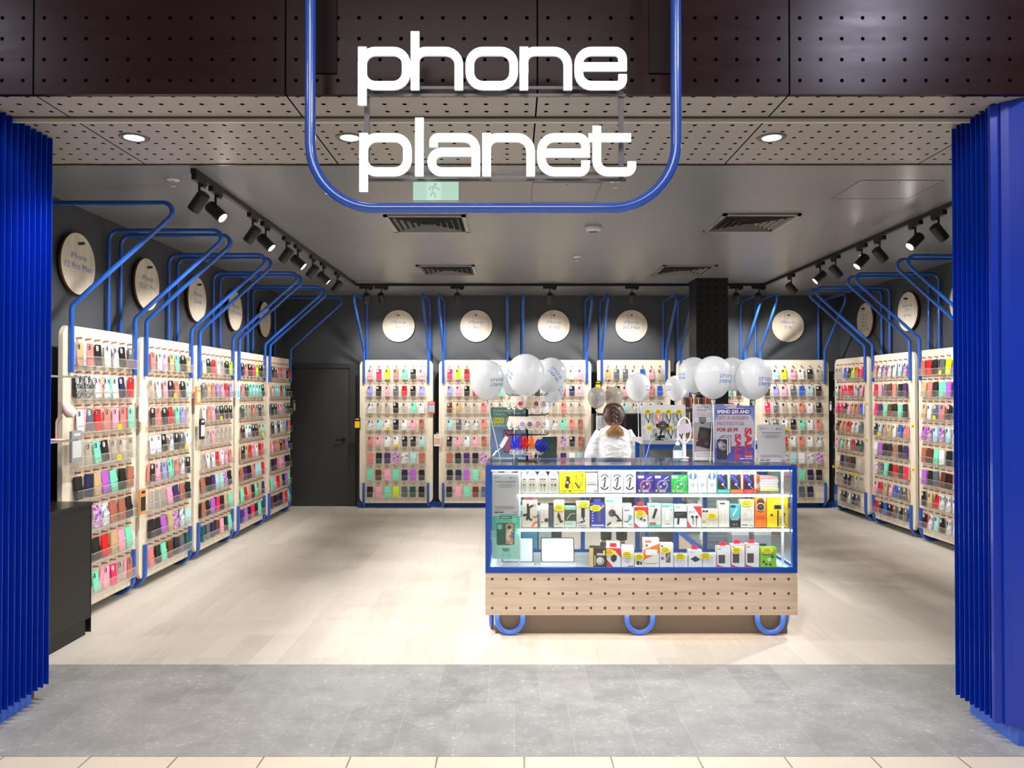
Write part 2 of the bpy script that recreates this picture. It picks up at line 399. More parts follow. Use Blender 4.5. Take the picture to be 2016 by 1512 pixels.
pillar('pleated gloss blue pillar at the left of the entrance', -2.497, -2.56, [3.72+0.0485*i for i in range(11)], 1, 3.66, 4.16, [])
pillar('pleated gloss blue pillar at the right of the entrance', 2.305, 2.37, [3.765+0.0415*i for i in range(8)], -1, 3.66, 4.04,
       [(2.295, 2.37, 3.715, 3.70), (2.33, 2.355, 3.69, 3.67), (2.355, 2.40, 3.67, 3.625), (2.42, 2.47, 3.655, 3.625), (2.50, 2.55, 3.655, 3.625)])

# ------------------------------------------------------------------ hanging illuminated sign
A_ = 0.1; W_ = 1.22
def gly(ch):
    w = W_ - A_
    if ch == 'p': return [[(A_, 1.0), (A_, -0.36)], fillet2([(A_, .1), (w, .1), (w, .9), (A_, .9)], .3, True)]
    if ch == 'h': return [[(A_, 1.36), (A_, 0)], fillet2([(A_, .4), (A_, .9), (w, .9), (w, 0)], .32)]
    if ch == 'o': return [fillet2([(A_, .1), (w, .1), (w, .9), (A_, .9)], .3, True)]
    if ch == 'n': return [[(A_, 1.0), (A_, 0)], fillet2([(A_, .4), (A_, .9), (w, .9), (w, 0)], .32)]
    if ch == 'e': return [fillet2([(A_, .54), (w, .54), (w, .9), (A_, .9), (A_, .1), (w, .1), (w, .36)], [0, 0, .28, .3, .3, .22, 0])]
    if ch == 'l': return [[(A_, 1.36), (A_, 0)]]
    if ch == 'a': return [fillet2([(A_+.04, .68), (A_+.04, .9), (w, .9), (w, 0)], .28), fillet2([(w, .1), (A_, .1), (A_, .56), (w, .56)], .22)]
    if ch == 't': return [fillet2([(.19, 1.17), (.19, .1), (1.0, .1), (1.0, .34)], .26), [(0, .9), (.98, .9)]]
def fillet2(pts, r, closed=False):
    q = fillet([(x, z, 0) for x, z in pts], r, 6, closed); q = [(v.x, v.y) for v in q]
    return q + [q[0]] if closed else q
WORDS = {'phone': [('p', 0), ('h', 1.22), ('o', 2.49), ('n', 3.74), ('e', 5.01)], 'planet': [('p', 0), ('l', 1.29), ('a', 1.58), ('n', 2.85), ('e', 4.12), ('t', 5.31)]}
def stroke3d(m, pts, w, y0, y1, mi=0, side=1):
    """mitred band along pts with depth"""
    k = len(pts); L = []; R = []
    for i in range(k):
        a = pts[max(i-1, 0)]; b = pts[min(i+1, k-1)]
        if pts[0] == pts[-1] and i in (0, k-1): a = pts[-2]; b = pts[1]
        d1 = Vector((pts[i][0]-a[0], pts[i][1]-a[1])); d2 = Vector((b[0]-pts[i][0], b[1]-pts[i][1]))
        if d1.length < 1e-9: d1 = d2
        if d2.length < 1e-9: d2 = d1
        d1.normalize(); d2.normalize(); n1 = Vector((-d1.y, d1.x)); n2 = Vector((-d2.y, d2.x)); n = (n1+n2)
        if n.length < 1e-6: n = n1
        n.normalize(); sc = min(1/max(n.dot(n1), 0.4), 2.0)
        p = Vector(pts[i]); L.append(p + n*w/2*sc); R.append(p - n*w/2*sc)
    vs = []
    for i in range(k): vs += [(L[i].x, y0, L[i].y), (R[i].x, y0, R[i].y), (R[i].x, y1, R[i].y), (L[i].x, y1, L[i].y)]
    for i in range(k-1):
        a = 4*i; b = 4*i+4
        m.add([vs[j] for j in (a, a+1, b+1, b)], [(0, 1, 2, 3)], mi)
        m.add([vs[j] for j in (a+1, a+2, b+2, b+1, a+3, b+3)], [(0, 1, 2, 3), (1, 4, 5, 2), (4, 0, 3, 5)][:1], side)
        m.add([vs[j] for j in (a+3, a, b, b+3)], [(0, 1, 2, 3)], side); m.add([vs[j] for j in (a+2, a+3, b+3, b+2)], [(0, 1, 2, 3)], side)
    m.add(vs[:4], [(0, 3, 2, 1)], side); m.add(vs[-4:], [(0, 1, 2, 3)], side)
SY = 3.40
sg = thing('hanging_sign', 'blue tube loop framing glowing white shop name over the entrance', 'sign', (-0.085, SY, 3.04)); so = Vector((-0.085, SY, 3.04))
TL, TR, TB = P(610.5, 300, SY).x, P(1331, 300, SY).x, P(970, 410, SY).z
fr_ = fillet([(TL, SY, 4.4), (TL, SY, TB), (TR, SY, TB), (TR, SY, 4.4)], [0, .285, .285, 0], 14)
MB().sweep([p-so for p in fr_], 0.0235, 20).build('tube_loop', mat((42, 84, 176), 0.2, coat=0.6), sg)
for x in (TL+0.03, TR-0.03):
    MB().box(x-0.055-so.x, x+0.045-so.x, FY-0.040-SY, FY-0.032-SY, 3.135-so.z, 4.4-so.z).build('mounting_plate', mat((26, 12, 13), 0.45, 0.0, 0.1), sg)
    MB().cyl((x-so.x, 0.0, 3.9-so.z), (x-so.x, FY-0.035-SY, 3.9-so.z), 0.012).build('standoff', M_DARK, sg)
M_LED = mat((255, 255, 255), 0.4, emit=(250, 253, 255), es=2.6, name='lit_letter_face')
M_LEDS = mat((200, 200, 204), 0.4, emit=(240, 250, 255), es=0.25, name='lit_letter_edge')
LY = SY
for word, px, py in (('phone', 705, 177), ('planet', 707.5, 347)):
    for ch, ox in WORDS[word]:
        U = 85.0; m = MB()
        org = P(px + ox*U, py, LY); u = 85.0/F*LY
        for st in gly(ch): stroke3d(m, [(x*u, z*u) for x, z in st], 0.195*u, -0.004, 0.010)
        m.build('letter', [M_LED, M_LEDS], sg, org-so)
m = MB()
for px in (718, 1226):
    a = P(px, 150, LY); b = P(px, 345, LY); m.box(a.x-0.011-so.x, a.x+0.011-so.x, 0.05, 0.062, b.z-so.z, a.z-so.z)
for py in (165, 180, 336, 349):
    a = P(708, py, LY); b = P(1235, py, LY); m.box(a.x-so.x, b.x-so.x, 0.04, 0.05, a.z-0.006-so.z, a.z+0.006-so.z)
m.build('bracket', mat((90, 84, 88), 0.4), sg)
for px in (718, 1226):
    a = P(px, 150, LY); MB().cyl((a.x-so.x, 0.05, a.z-so.z), (a.x-so.x, FY-0.03-SY, a.z-so.z), 0.008).build('standoff', M_DARK, sg)

# ------------------------------------------------------------------ ceiling fittings
def downlight(px, lab):
    p = Zp(px, 270, SOFF)
    r = thing('downlight', lab, 'ceiling light', (p.x, 4.20, SOFF), 0, 'soffit downlights')
    tr = MB().lathe([(0.052, -0.004), (0.072, -0.006), (0.078, 0.0), (0.05, 0.0)], 28).build('trim_ring', mat((120, 114, 108), 0.3), r)
    MB().lathe([(0.0, -0.0035), (0.05, -0.0035), (0.05, -0.001), (0.0, -0.001)], 28).build('lens', mat((255, 255, 255), 0.4, emit=(255, 250, 240), es=14), tr)
    l = bpy.data.lights.new('downlight_beam', 'SPOT'); l.energy = 70; l.color = (1, 0.96, 0.9); l.spot_size = radians(120); l.spot_blend = 0.6; l.shadow_soft_size = 0.04
    o = bpy.data.objects.new('lamp_beam', l); COL.objects.link(o); o.parent = r; o.location = (0, 0, -0.02)
downlight(263, 'round recessed downlight in the soffit, leftmost')
downlight(688, 'round recessed downlight in the soffit just left of the glowing letters')
downlight(1520, 'round recessed downlight in the soffit right of the sign')

def vent(x0, x1, y0, y1, lab):
    cx_, cy_ = (x0+x1)/2, (y0+y1)/2; hx, hy = (x1-x0)/2, (y1-y0)/2
    r = thing('air_vent', lab, 'air vent', (cx_, cy_, CEIL), 0, 'square ceiling air diffusers')
    m = MB()
    for a in ((-hx, hx, -hy, -hy+0.035), (-hx, hx, hy-0.035, hy), (-hx, -hx+0.035, -hy, hy), (hx-0.035, hx, -hy, hy)): m.box(*a, -0.016, 0.0)
    m.build('frame', mat((150, 146, 140), 0.3), r)
    MB().box(-hx+0.035, hx-0.035, -hy+0.035, hy-0.035, -0.002, -0.0005).build('duct', mat((6, 6, 6), 0.9), r)
    for k in range(4):
        n = 5
        for i in range(1, n+1):
            q = i/(n+0.6); w = (hx-0.04)*q
            T = Matrix.Rotation(k*pi/2, 4, 'Z')
            b = MB().add([(-w, -(hy-0.04)*q, -0.003), (w, -(hy-0.04)*q, -0.003), (w+0.012, -(hy-0.04)*q-0.014, -0.022), (-w-0.012, -(hy-0.04)*q-0.014, -0.022),
                          (-w, -(hy-0.04)*q+0.003, -0.003), (w, -(hy-0.04)*q+0.003, -0.003), (w+0.012, -(hy-0.04)*q-0.011, -0.022), (-w-0.012, -(hy-0.04)*q-0.011, -0.022)],
                         [(0,1,2,3), (4,7,6,5), (0,4,5,1), (1,5,6,2), (2,6,7,3), (3,7,4,0)], 0, False, T)
            b.build('louvre', mat((110, 106, 100), 0.35), r)
vent(-1.045, -0.375, 6.27, 6.92, 'square air diffuser right behind the sign loop, left one')
vent(-1.085, -0.42, 8.73, 9.43, 'square air diffuser near the back wall, left one')
vent(1.70, 2.33, 6.23, 6.90, 'square air diffuser in the front right ceiling')
vent(1.70, 2.32, 8.73, 9.43, 'square air diffuser just in front of the column')
p = Zp(1168, 446, CEIL)
r = thing('smoke_detector', 'round white smoke detector in mid ceiling', 'smoke detector', (p.x, p.y, CEIL))
MB().lathe([(0.045, -0.045), (0.058, -0.040), (0.062, -0.026)], 28).build('sensor_cap', M_WHITE, r)
MB().lathe([(0.060, -0.024), (0.071, -0.022), (0.071, 0), (0.06, 0)], 28).build('base', mat((225, 225, 225), 0.4), r)
for (px, py, lab) in ((341, 353, 'white ceiling sprinkler near the front left spotlights'), (1211, 355, 'white ceiling sprinkler under the end of the glowing letters'),
                      (1136, 505, 'small white ceiling sprinkler in mid ceiling beyond the smoke detector'), (1699, 502, 'white ceiling sprinkler behind the right track spotlights'),
                      (1557, 559, 'small white ceiling sprinkler near the right back corner')):
    p = Zp(px, py, CEIL); r = thing('sprinkler', lab, 'sprinkler', (p.x, p.y, CEIL), 0, 'ceiling sprinklers')
    MB().lathe([(0.0, -0.012), (0.035, -0.010), (0.047, 0), (0.02, 0)], 20).build('plate', M_WHITE, r)
    MB().lathe([(0.004, -0.052), (0.02, -0.050), (0.02, -0.047), (0.006, -0.045), (0.008, -0.03), (0.009, -0.010)], 14).build('nozzle', mat((220, 216, 210), 0.3), r)
# exit sign
a = P(812, 350, 4.90); b = P(905, 397, 4.90); cx_ = (a.x+b.x)/2
r = thing('exit_sign', 'pale green running man exit sign hanging behind the letters', 'exit sign', (cx_, 4.90, b.z)); w, hh = (b.x-a.x), a.z-b.z
MB().rrect(0, hh/2, w, hh, 0.008, -0.012, 0.012).build('frame', mat((216, 226, 220), 0.4), r)
m = MB().rrect(0, hh/2, w-0.012, hh-0.012, 0.004, -0.0135, -0.0121, 0).rrect(-w*0.04, hh/2, w*0.30, hh-0.014, 0.002, -0.0145, -0.0136, 1)
for pts in ([(-.01, .068), (-.022, .05), (-.018, .035), (-.034, .014)], [(-.018, .035), (-.004, .022), (-.004, .006)], [(-.01, .068), (.012, .062), (.02, .05)], [(-.012, .07), (-.034, .066), (-.042, .05)]):
    m.ribbon([(x, z+0.02) for x, z in pts], 0.010, -0.0155, 2)
m.disc(-0.004, 0.105, 0.010, -0.0156, -0.0146, 2)
m.build('lit_panel', [mat((190, 218, 206), 0.5, emit=(170, 208, 192), es=0.45), mat((196, 218, 208), 0.5, emit=(185, 212, 200), es=0.5), mat((160, 196, 182), 0.5, emit=(150, 190, 175), es=0.4)], r)
for x in (-0.1, 0.1): MB().cyl((x, 0, hh), (x, 0, CEIL-b.z), 0.004).build('hanger', M_WHITE, r)

# ------------------------------------------------------------------ spotlight tracks
M_TRK = mat((24, 22, 22), 0.4); M_HEAD = mat((40, 38, 37), 0.38)
def track(lab, a, b):
    r = thing('light_track', lab, 'light track', ((a[0]+b[0])/2, (a[1]+b[1])/2, CEIL)); o = r.location
    m = MB(); w = 0.018
    if abs(a[0]-b[0]) < 0.01: m.box(a[0]-w-o.x, a[0]+w-o.x, a[1]-o.y, b[1]-o.y, -0.034, 0); g = MB().box(a[0]-0.006-o.x, a[0]+0.006-o.x, a[1]+0.03-o.y, b[1]-0.03-o.y, -0.0355, -0.0345)
    else: m.box(a[0]-o.x, b[0]-o.x, a[1]-w-o.y, a[1]+w-o.y, -0.034, 0); g = MB().box(a[0]+0.03-o.x, b[0]-0.03-o.x, a[1]-0.006-o.y, a[1]+0.006-o.y, -0.0355, -0.0345)
    m.build('rail', M_TRK, r); g.build('groove', mat((120, 116, 110), 0.3), r)
TX0, TX1, TY = -2.05, 3.33, 10.22
track('black ceiling spotlight track along the left boards', (TX0, 4.98), (TX0, TY-0.03))
track('black ceiling spotlight track along the right boards', (TX1, 4.9), (TX1, TY-0.03))
track('black ceiling spotlight track across the back of the shop', (TX0-0.02, TY), (TX1+0.02, TY))
def spot(x, y, aim, lab, power, size=75, lit=False, axis='y', col=(1, 0.985, 0.955)):
    r = thing('track_spotlight', lab, 'spotlight', (x, y, CEIL-0.034), 0, 'black cylinder spotlights on the ceiling tracks')
    if axis == 'y': MB().box(-0.016, 0.016, -0.09, 0.09, -0.036, -0.001).box(-0.012, 0.012, 0.03, 0.08, -0.05, -0.036).build('adapter', M_TRK, r)
    else: MB().box(-0.09, 0.09, -0.016, 0.016, -0.036, -0.001).box(0.03, 0.08, -0.012, 0.012, -0.05, -0.036).build('adapter', M_TRK, r)
    MB().cyl((0, 0, -0.036), (0, 0, -0.115), 0.008, 10).build('stem', M_TRK, r)
    hc = Vector((0, 0, -0.155)); d = (Vector(aim) - (r.location + hc)).normalized(); q = d.to_track_quat('-Z', 'Y').to_matrix().to_4x4()
    T = Matrix.Translation(hc) @ q
    hs = MB().lathe([(0.034, -0.072), (0.041, -0.074), (0.042, -0.06), (0.042, 0.055), (0.036, 0.065), (0.0, 0.067)], 24, 0, T).build('housing', M_HEAD, r)
    MB().lathe([(0.0, -0.071), (0.036, -0.071), (0.036, -0.066), (0.0, -0.066)], 20, 0, T).build('lens', mat((255, 255, 255), 0.4, emit=(255, 249, 238), es=30), hs)
    l = bpy.data.lights.new('spot_beam', 'SPOT'); l.energy = power; l.color = col; l.spot_size = radians(size); l.spot_blend = 0.65; l.shadow_soft_size = 0.035
    o = bpy.data.objects.new('lamp_beam', l); COL.objects.link(o); o.parent = r; o.matrix_local = T @ Matrix.Translation((0, 0, -0.085))
PW = 46
lw = [(5.08, 0), (5.36, 1), (6.13, 0), (6.45, 1), (7.05, 0), (7.42, 1), (7.98, 0), (8.42, 1), (9.1, 0)]
names = ['nearest', 'second', 'third', 'fourth', 'fifth', 'sixth', 'seventh', 'eighth', 'ninth']
for i, (y, lit) in enumerate(lw):
    spot(TX0, y, (0.9+0.25*(i%3), y-0.4+0.42*(i//2), 0.0) if lit else (LEFT+0.3, y+0.35, 1.7), '%s spotlight from the entrance on the left track, aimed %s' % (names[i], 'into the shop' if lit else 'at the left boards'), PW*(2.7 if lit else 1.35), 85 if not lit else 90, lit)
rw = [(6.05, 0), (6.40, 1), (7.02, 0), (7.38, 1), (7.98, 0), (8.38, 1), (9.25, 0)]
for i, (y, lit) in enumerate(rw):
    spot(TX1, y, (0.6-0.25*(i%3), y-0.4+0.42*(i//2), 0.0) if lit else (RIGHT-0.3, y+0.3, 1.7), '%s spotlight from the entrance on the right track, aimed %s' % (names[i], 'into the shop' if lit else 'at the right boards'), PW*(2.7 if lit else 1.35), 85 if not lit else 90, lit)
for x, lab in ((-1.92, 'at the left end'), (-1.72, 'second from the left end'), (-0.72, 'above the second board'), (0.50, 'above the third board'), (1.58, 'above the fourth board'), (2.95, 'right of the column'), (3.25, 'at the right end')):
    ax = {-1.92: -2.4, -1.72: -1.67, 3.25: 4.1, 2.95: 3.2}.get(x, x)
    spot(x, TY, (ax, 11.4, 1.75), 'spotlight on the back track %s' % lab, PW*(0.25 if x == -1.92 else 1.3), 85, False, 'x')
# ------------------------------------------------------------------ display boards
BW, BZ0, BZ1 = 1.056, 0.076, 2.135
def colx(c): return (c-3)*0.1235
def make_board(nrows, z0):
    r = thing('display_board', 'x', 'display board')
    MB().rrect(0, (z0+BZ1)/2, BW, BZ1-z0, 0.085 if nrows == 8 else 0.03, 0.0, 0.04, n=6, bev=0.004).build('board', M_BOARD, r)
    for s in (-1, 1):
        x = s*0.463
        MB().sweep(fillet([(x, -0.019, 1.80), (x, -0.019, 2.27), (x, -0.825, 3.00), (x, 0.205, 3.00), (x, 0.205, 1.6)], [0, .07, .062, .085, 0], 8), 0.0175, 12).build('tube_arm', M_TUBE, r)
        if nrows == 8: MB().sweep(fillet([(x, -0.019, 0.37), (x, -0.019, 0.0185), (x, 0.225, 0.0185)], [0, .13, 0], 8), 0.0175, 12).build('tube_foot', M_TUBE, r)
    for i in range(nrows):
        z = 1.855-0.2416*i; m = MB(); hw = 0.4325
        m.box(-hw, hw, -0.003, -0.0005, z-0.055, z-0.004, 0)
        for c in range(8):
            x = -hw + c*0.1235 + 0.0005; m.box(x-0.001, x+0.001, -0.052, -0.003, z, z+0.066, 0)
            m.box(x-0.0015, x+0.0015, -0.0056, -0.0031, z-0.055, z-0.002, 1)
        m.box(-hw, hw, -0.054, -0.003, z-0.002, z, 0)
        m.box(-hw, hw, -0.056, -0.0535, z-0.002, z+0.068, 0)
        m.box(-hw, hw, -0.0565, -0.053, z+0.066, z+0.069, 1); m.box(-hw, hw, -0.0568, -0.0535, z-0.004, z-0.0005, 1)
        m.build('tray', [M_ACR, M_ACREDGE], r)
        for c in range(7):
            o = bpy.data.objects.new('peg', PEGME); COL.objects.link(o); o.parent = r; o.location = (colx(c), -0.003, 2.048-0.2416*i)
    reg(r); return r
PEGME = MB().cyl((0, 0.002, 0), (0, -0.038, 0.003), 0.0075, 8).mesh('peg', M_PEG)
proto = make_board(8, BZ0); shortb = make_board(3, 1.365)
LSTART = [5.42+0.5275+1.1255*i for i in range(5)]
boards = []   # (key, centre, rotz)
for i in range(5): boards.append(('L%d' % (i+1), (-3.13, LSTART[i], 0), pi/2))
for i in range(6): boards.append(('B%d' % (i+1), (-2.196+0.528+1.1415*i, 11.2, 0), 0.0))
for i in range(4): boards.append(('R%d' % (i+1), (4.60, 10.55-1.142*i, 0), -pi/2))
PHR = {'L1': 'nearest left-wall board', 'L2': 'second left-wall board', 'L3': 'middle left-wall board', 'L4': 'fourth left-wall board', 'L5': 'farthest left-wall board',
       'B1': 'back-wall board beside the door', 'B2': 'second back-wall board', 'B3': 'third back-wall board', 'B4': 'short back-wall board', 'B5': 'back-wall board behind the column', 'B6': 'rightmost back-wall board',
       'R1': 'farthest right-wall board', 'R2': 'middle right-wall board', 'R3': 'nearest right-wall board', 'R4': 'right-wall board hidden behind the blue pillar'}
GRID = {
'L1': 'SKWTSKW TSKWAKE XXAAWNR WERSPSM CCMKCCC KNTIMKB CCFABBK NKKRTPM AFMPHCB',
'L2': 'SWPTMKT CWPKSKQ KSKRMLC WWKAKEW KPLMSAK CCCPVBK KKITFAQ SKMDKEG',
'L3': 'WKRWCKY ETSLPRL WSPEKKK CCPCCCC CWWRWPS BKVQQFK BKIHKTM GENDPKM',
'L4': 'KSKHYKE SGMQQMK GCCSCKC KWAKKTM KTRPWRS BVKSQQR MRSKMTV VIKHKMG',
'L5': 'KDSSPKR PMQRMKK KKCPCGK KWKWTUO PSTKRLK KVSPFKK MPRTNIM DKVKSRM',
'B1': 'PHYSMKP LKPERKL ACCKCMW AQWKWPB SPWWKKQ SKVFAQB MDPMNIK KPMYEGK',
'B2': 'HYRKMPW LPKRPSM DTCCSCC QEAASMP KPWPBKS BKVKFAQ KNIMTPK KPMDEGN',
'B3': 'KRPSMWP PKLMRNP CCACSCC SKWAMSB KPWBFKB BKVFVWQ MNKTPIK PMKDEGK',
'B4': 'TEEWUPC SKPTCSU QWQAWWX',
'B5': 'KPWMRSK LPKSUMK KCCCKRC CKWSMKR KBVFAQK SKIMNKT PMKDEGK KEGDPKM',
'B6': 'RQYPWKC KLPEUQK HXCCSWK AXWKMWS SPRWSWA BVAQWAF TMPKMNK KMPMEN.',
'R1': 'CCUKYOH ASHRRAP HHKPTSU DTSRWWE PMTARKG .KEDK.C CCKKCCC .EKWKE.',
'R2': 'SAFAWQF RPEDSKV HVMDKMK KQSTWUS WIKKBKV AXMKRDH PRTPUEE RKUKEKE',
'R3': 'BRKEYIP TSKMINE TWESKES IFQFQAA BDMWKES IKEDKAW KTRAAWA KAQKAWA'}
GRID['R4'] = ''
GRID['L1'] = ' '.join(GRID['L1'].split()[1:])
WALLET = {'L1': (5, 6, 7), 'L2': (6, 7, 8), 'L3': (6, 7, 8), 'L4': (6, 7, 8), 'L5': (6, 7, 8), 'B1': (6, 7, 8), 'B2': (6, 7, 8), 'B3': (6, 7, 8), 'B4': (), 'B5': (6, 7, 8), 'B6': (6, 7, 8),
          'R1': (6,), 'R2': (2, 3, 5, 6), 'R3': (1, 2, 5, 6), 'R4': ()}
CC = {'K': ((22, 22, 24), 'black'), 'W': ((236, 238, 242), 'white'), 'P': ((246, 168, 190), 'pink'), 'S': ((222, 128, 120), 'salmon'), 'R': ((214, 18, 34), 'red'),
      'M': ((122, 228, 190), 'mint green'), 'G': ((22, 82, 74), 'dark green'), 'L': ((158, 152, 226), 'lavender'), 'N': ((26, 34, 74), 'navy'), 'B': ((176, 104, 82), 'tan brown'),
      'T': ((204, 172, 124), 'gold'), 'Y': ((202, 238, 20), 'lime yellow'), 'O': ((255, 110, 20), 'orange'), 'U': ((30, 96, 214), 'blue'), 'V': ((72, 34, 106), 'dark purple'),
      'H': ((236, 30, 96), 'hot pink'), 'E': ((92, 96, 106), 'slate grey'), 'D': ((104, 52, 34), 'dark brown'), 'I': ((184, 96, 206), 'orchid purple'), 'Q': ((172, 222, 226), 'pale blue')}
def pat(name, c0, c1, c2, sc, t1=0.52, t2=0.6, rough=0.3):
    t = NT(name); n = t.noise(t.pos('Object'), sc, 4, 0.65)
    t.link(t.ramp(n, [(0.40, L3(c0)), (t1, L3(c1)), (t2, L3(c2))]), t.b.inputs['Base Color']); t.b.inputs['Roughness'].default_value = rough; return t.m
CM = {k: mat(v[0], 0.38) for k, v in CC.items()}
CM['C'] = acrylic('clear_case', body=0.22, bodycol=(236, 226, 214)); CC['C'] = (None, 'clear')
CM['A'] = pat('marble_case', (238, 238, 240), (222, 222, 228), (96, 100, 116), 22); CC['A'] = (None, 'marble patterned')
CM['F'] = pat('floral_case', (236, 214, 236), (196, 128, 196), (84, 44, 128), 26); CC['F'] = (None, 'purple floral')
CM['X'] = pat('glitter_case', (40, 42, 46), (86, 88, 92), (200, 200, 204), 60); CC['X'] = (None, 'dark speckled')
CUT = mat((30, 30, 34), 0.2); CUTW = mat((236, 232, 224), 0.3)
def case_meshes():
    cm = {}
    for k, mt in CM.items():
        body = MB().rrect(0, 0.0735, 0.074, 0.147, 0.012, -0.005, 0.005, bev=0.0015).mesh('phone_case', mt)
        dark = k in 'KXNEGDVH'
        cut = MB().rrect(-0.018, 0.120, 0.027, 0.034, 0.008, -0.0068, -0.0049, 0).disc(-0.024, 0.128, 0.005, -0.0076, -0.0067, 1, n=10).disc(-0.024, 0.113, 0.005, -0.0076, -0.0067, 1, n=10).mesh('camera_cutout', [CUTW if dark else CUT, CUT if dark else CUTW])
        wb = MB().rrect(0, 0.0755, 0.084, 0.151, 0.006, -0.004, 0.010, bev=0.002).mesh('wallet_case', mt)
        st = MB().rrect(0.034, 0.072, 0.024, 0.022, 0.005, -0.0062, -0.0038).disc(0.029, 0.072, 0.004, -0.0072, -0.006, n=8).mesh('clasp_strap', mt)
        wn = MB().box(-0.040, 0.0415, -0.0046, -0.0036, 0.058, 0.0595).mesh('wallet_fold_line', mat((30, 26, 26), 0.6))
        cm[k] = (body, cut, wb, st, wn)
    return cm
CMESH = case_meshes()
ORD = ['top', 'second', 'third', 'fourth', 'fifth', 'sixth', 'seventh', 'lowest']
ORC = ['first', 'second', 'third', 'fourth', 'fifth', 'sixth', 'seventh']
slots = []; stuff = MB(); stuffm = list(CM.keys())
def place(me, name, T, parent=None):
    o = bpy.data.objects.new(name, me); COL.objects.link(o)
    if parent: o.parent = parent
    else: o.matrix_world = T
    return o
for key, loc, rz in boards:
    b = copy_tree(shortb if key == 'B4' else proto); b.location = loc; b.rotation_euler = (0, 0, rz)
    b['label'] = {'L': 'pale wood display board with blue tubes, ', 'B': 'pale wood display board with blue tubes, ', 'R': 'pale wood display board with blue tubes, '}[key[0]] + PHR[key].replace(' board', '')
    b['group'] = 'display boards round the walls'
    if key == 'R1':       # the corner board has no tube arm on its far side
        for ch in list(b.children):
            if ch.name.startswith('tube_arm') and ch.data.vertices[0].co.x < 0: bpy.data.objects.remove(ch)
    T0 = Matrix.Translation(loc) @ Matrix.Rotation(rz, 4, 'Z')
    for i, row in enumerate(GRID[key].split()):
        for c, ch in enumerate(row):
            if ch == '.': continue
            wal = (i+1) in WALLET[key]
            side = key[0] != 'B'
            lean = radians(random.uniform(-9, 9)) if side else radians(random.uniform(-1.5, 1.5))
            sc = {'L1': 1.10, 'L2': 1.04, 'R3': 1.06}.get(key, 1.0)
            p = Vector((colx(c) + random.uniform(-.004, .004), -0.032 + random.uniform(-.004, 0), 1.8555-0.2416*i + 0.04*abs(sin(lean))))
            T = T0 @ Matrix.Translation(p) @ Matrix.Rotation(lean, 4, 'Y') @ Matrix.Rotation(radians(-4), 4, 'X') @ Matrix.Scale(sc, 4)
            w = T @ Vector((0, 0, 0.07)); nrm = (T0.to_3x3() @ Vector((0, -1, 0))); v = (Vector((0, 0, EYE)) - w)
            px_ = w.x/w.y*F + CX
            score = nrm.dot(v.normalized()) / v.length_squared * sc
            if key[0] == 'R' and px_ > 1880: score *= 0.01
            if key == 'L1' and (px_ < 105 or (w.z < 0.9 and px_ < 185)): score *= 0.01
            if key in ('B2', 'B3', 'B4', 'B5', 'B6'):
                py_ = CY + 19 + (EYE-w.z)/w.y*F
                if 960 < px_ < 1562 and py_ > 905: score *= 0.05
                if 1340 < px_ < 1545: score *= 0.1
            slots.append((score, wal, key, i, c, ch, T))
            if side and ch not in 'C' and random.random() < 0.5:      # a second one tucked behind it in the same pocket
                k2 = random.choice('KWSPREMTLC') if not wal else random.choice('KKBNTM')
                d = CMESH[k2][2 if wal else 0]
                T2 = T0 @ Matrix.Translation(p + Vector((random.choice((-1, 1))*random.uniform(.016, .03), 0.0165, 0))) @ Matrix.Rotation(lean*0.5 + radians(random.uniform(-4, 4)), 4, 'Y') @ Matrix.Scale(sc, 4)
                stuff.add([v_.co for v_ in d.vertices], [tuple(q.vertices) for q in d.polygons], stuffm.index(k2), False, T2)
reg_p = [proto, shortb]
for q in reg_p:
    for ch in list(q.children): bpy.data.objects.remove(ch)
    bpy.data.objects.remove(q)
cases = sorted([s for s in slots if not s[1]], key=lambda s: -s[0]); wallets = [s for s in slots if s[1]]
for (sc_, wal, key, i, c, ch, T) in cases[:300] + wallets:
    nm = 'wallet_case' if wal else 'phone_case'
    o = place(CMESH[ch][2 if wal else 0], nm, T)
    row = ORD[i] if key != 'B4' else ('top', 'middle', 'lowest')[i]
    tag(o, '%s %s, %s tray row, %s from left, %s' % (CC[ch][1], 'wallet case' if wal else 'phone case', row, ORC[c], PHR[key]), 'phone case', ('wallet cases' if wal else 'phone cases') + ' in the trays of the ' + PHR[key])
    if wal:
        if ch not in 'C': place(CMESH[ch][3], 'clasp_strap', None, o)
        place(CMESH[ch][4], 'fold_line', None, o)
    else: place(CMESH[ch][1], 'camera_cutout', None, o)
for (sc_, wal, key, i, c, ch, T) in cases[300:]:
    d = CMESH[ch][0]; stuff.add([v_.co for v_ in d.vertices], [tuple(q.vertices) for q in d.polygons], stuffm.index(ch), False, T)
    d = CMESH[ch][1]; stuff.add([v_.co for v_ in d.vertices], [tuple(q.vertices) for q in d.polygons], stuffm.index('W' if ch in 'KXNEGDVH' else 'K'), False, T)
tag(stuff.build('phone_cases', [CM[k] for k in stuffm]), 'further phone cases filling the trays behind and between the front ones', 'phone cases', None, 'stuff')

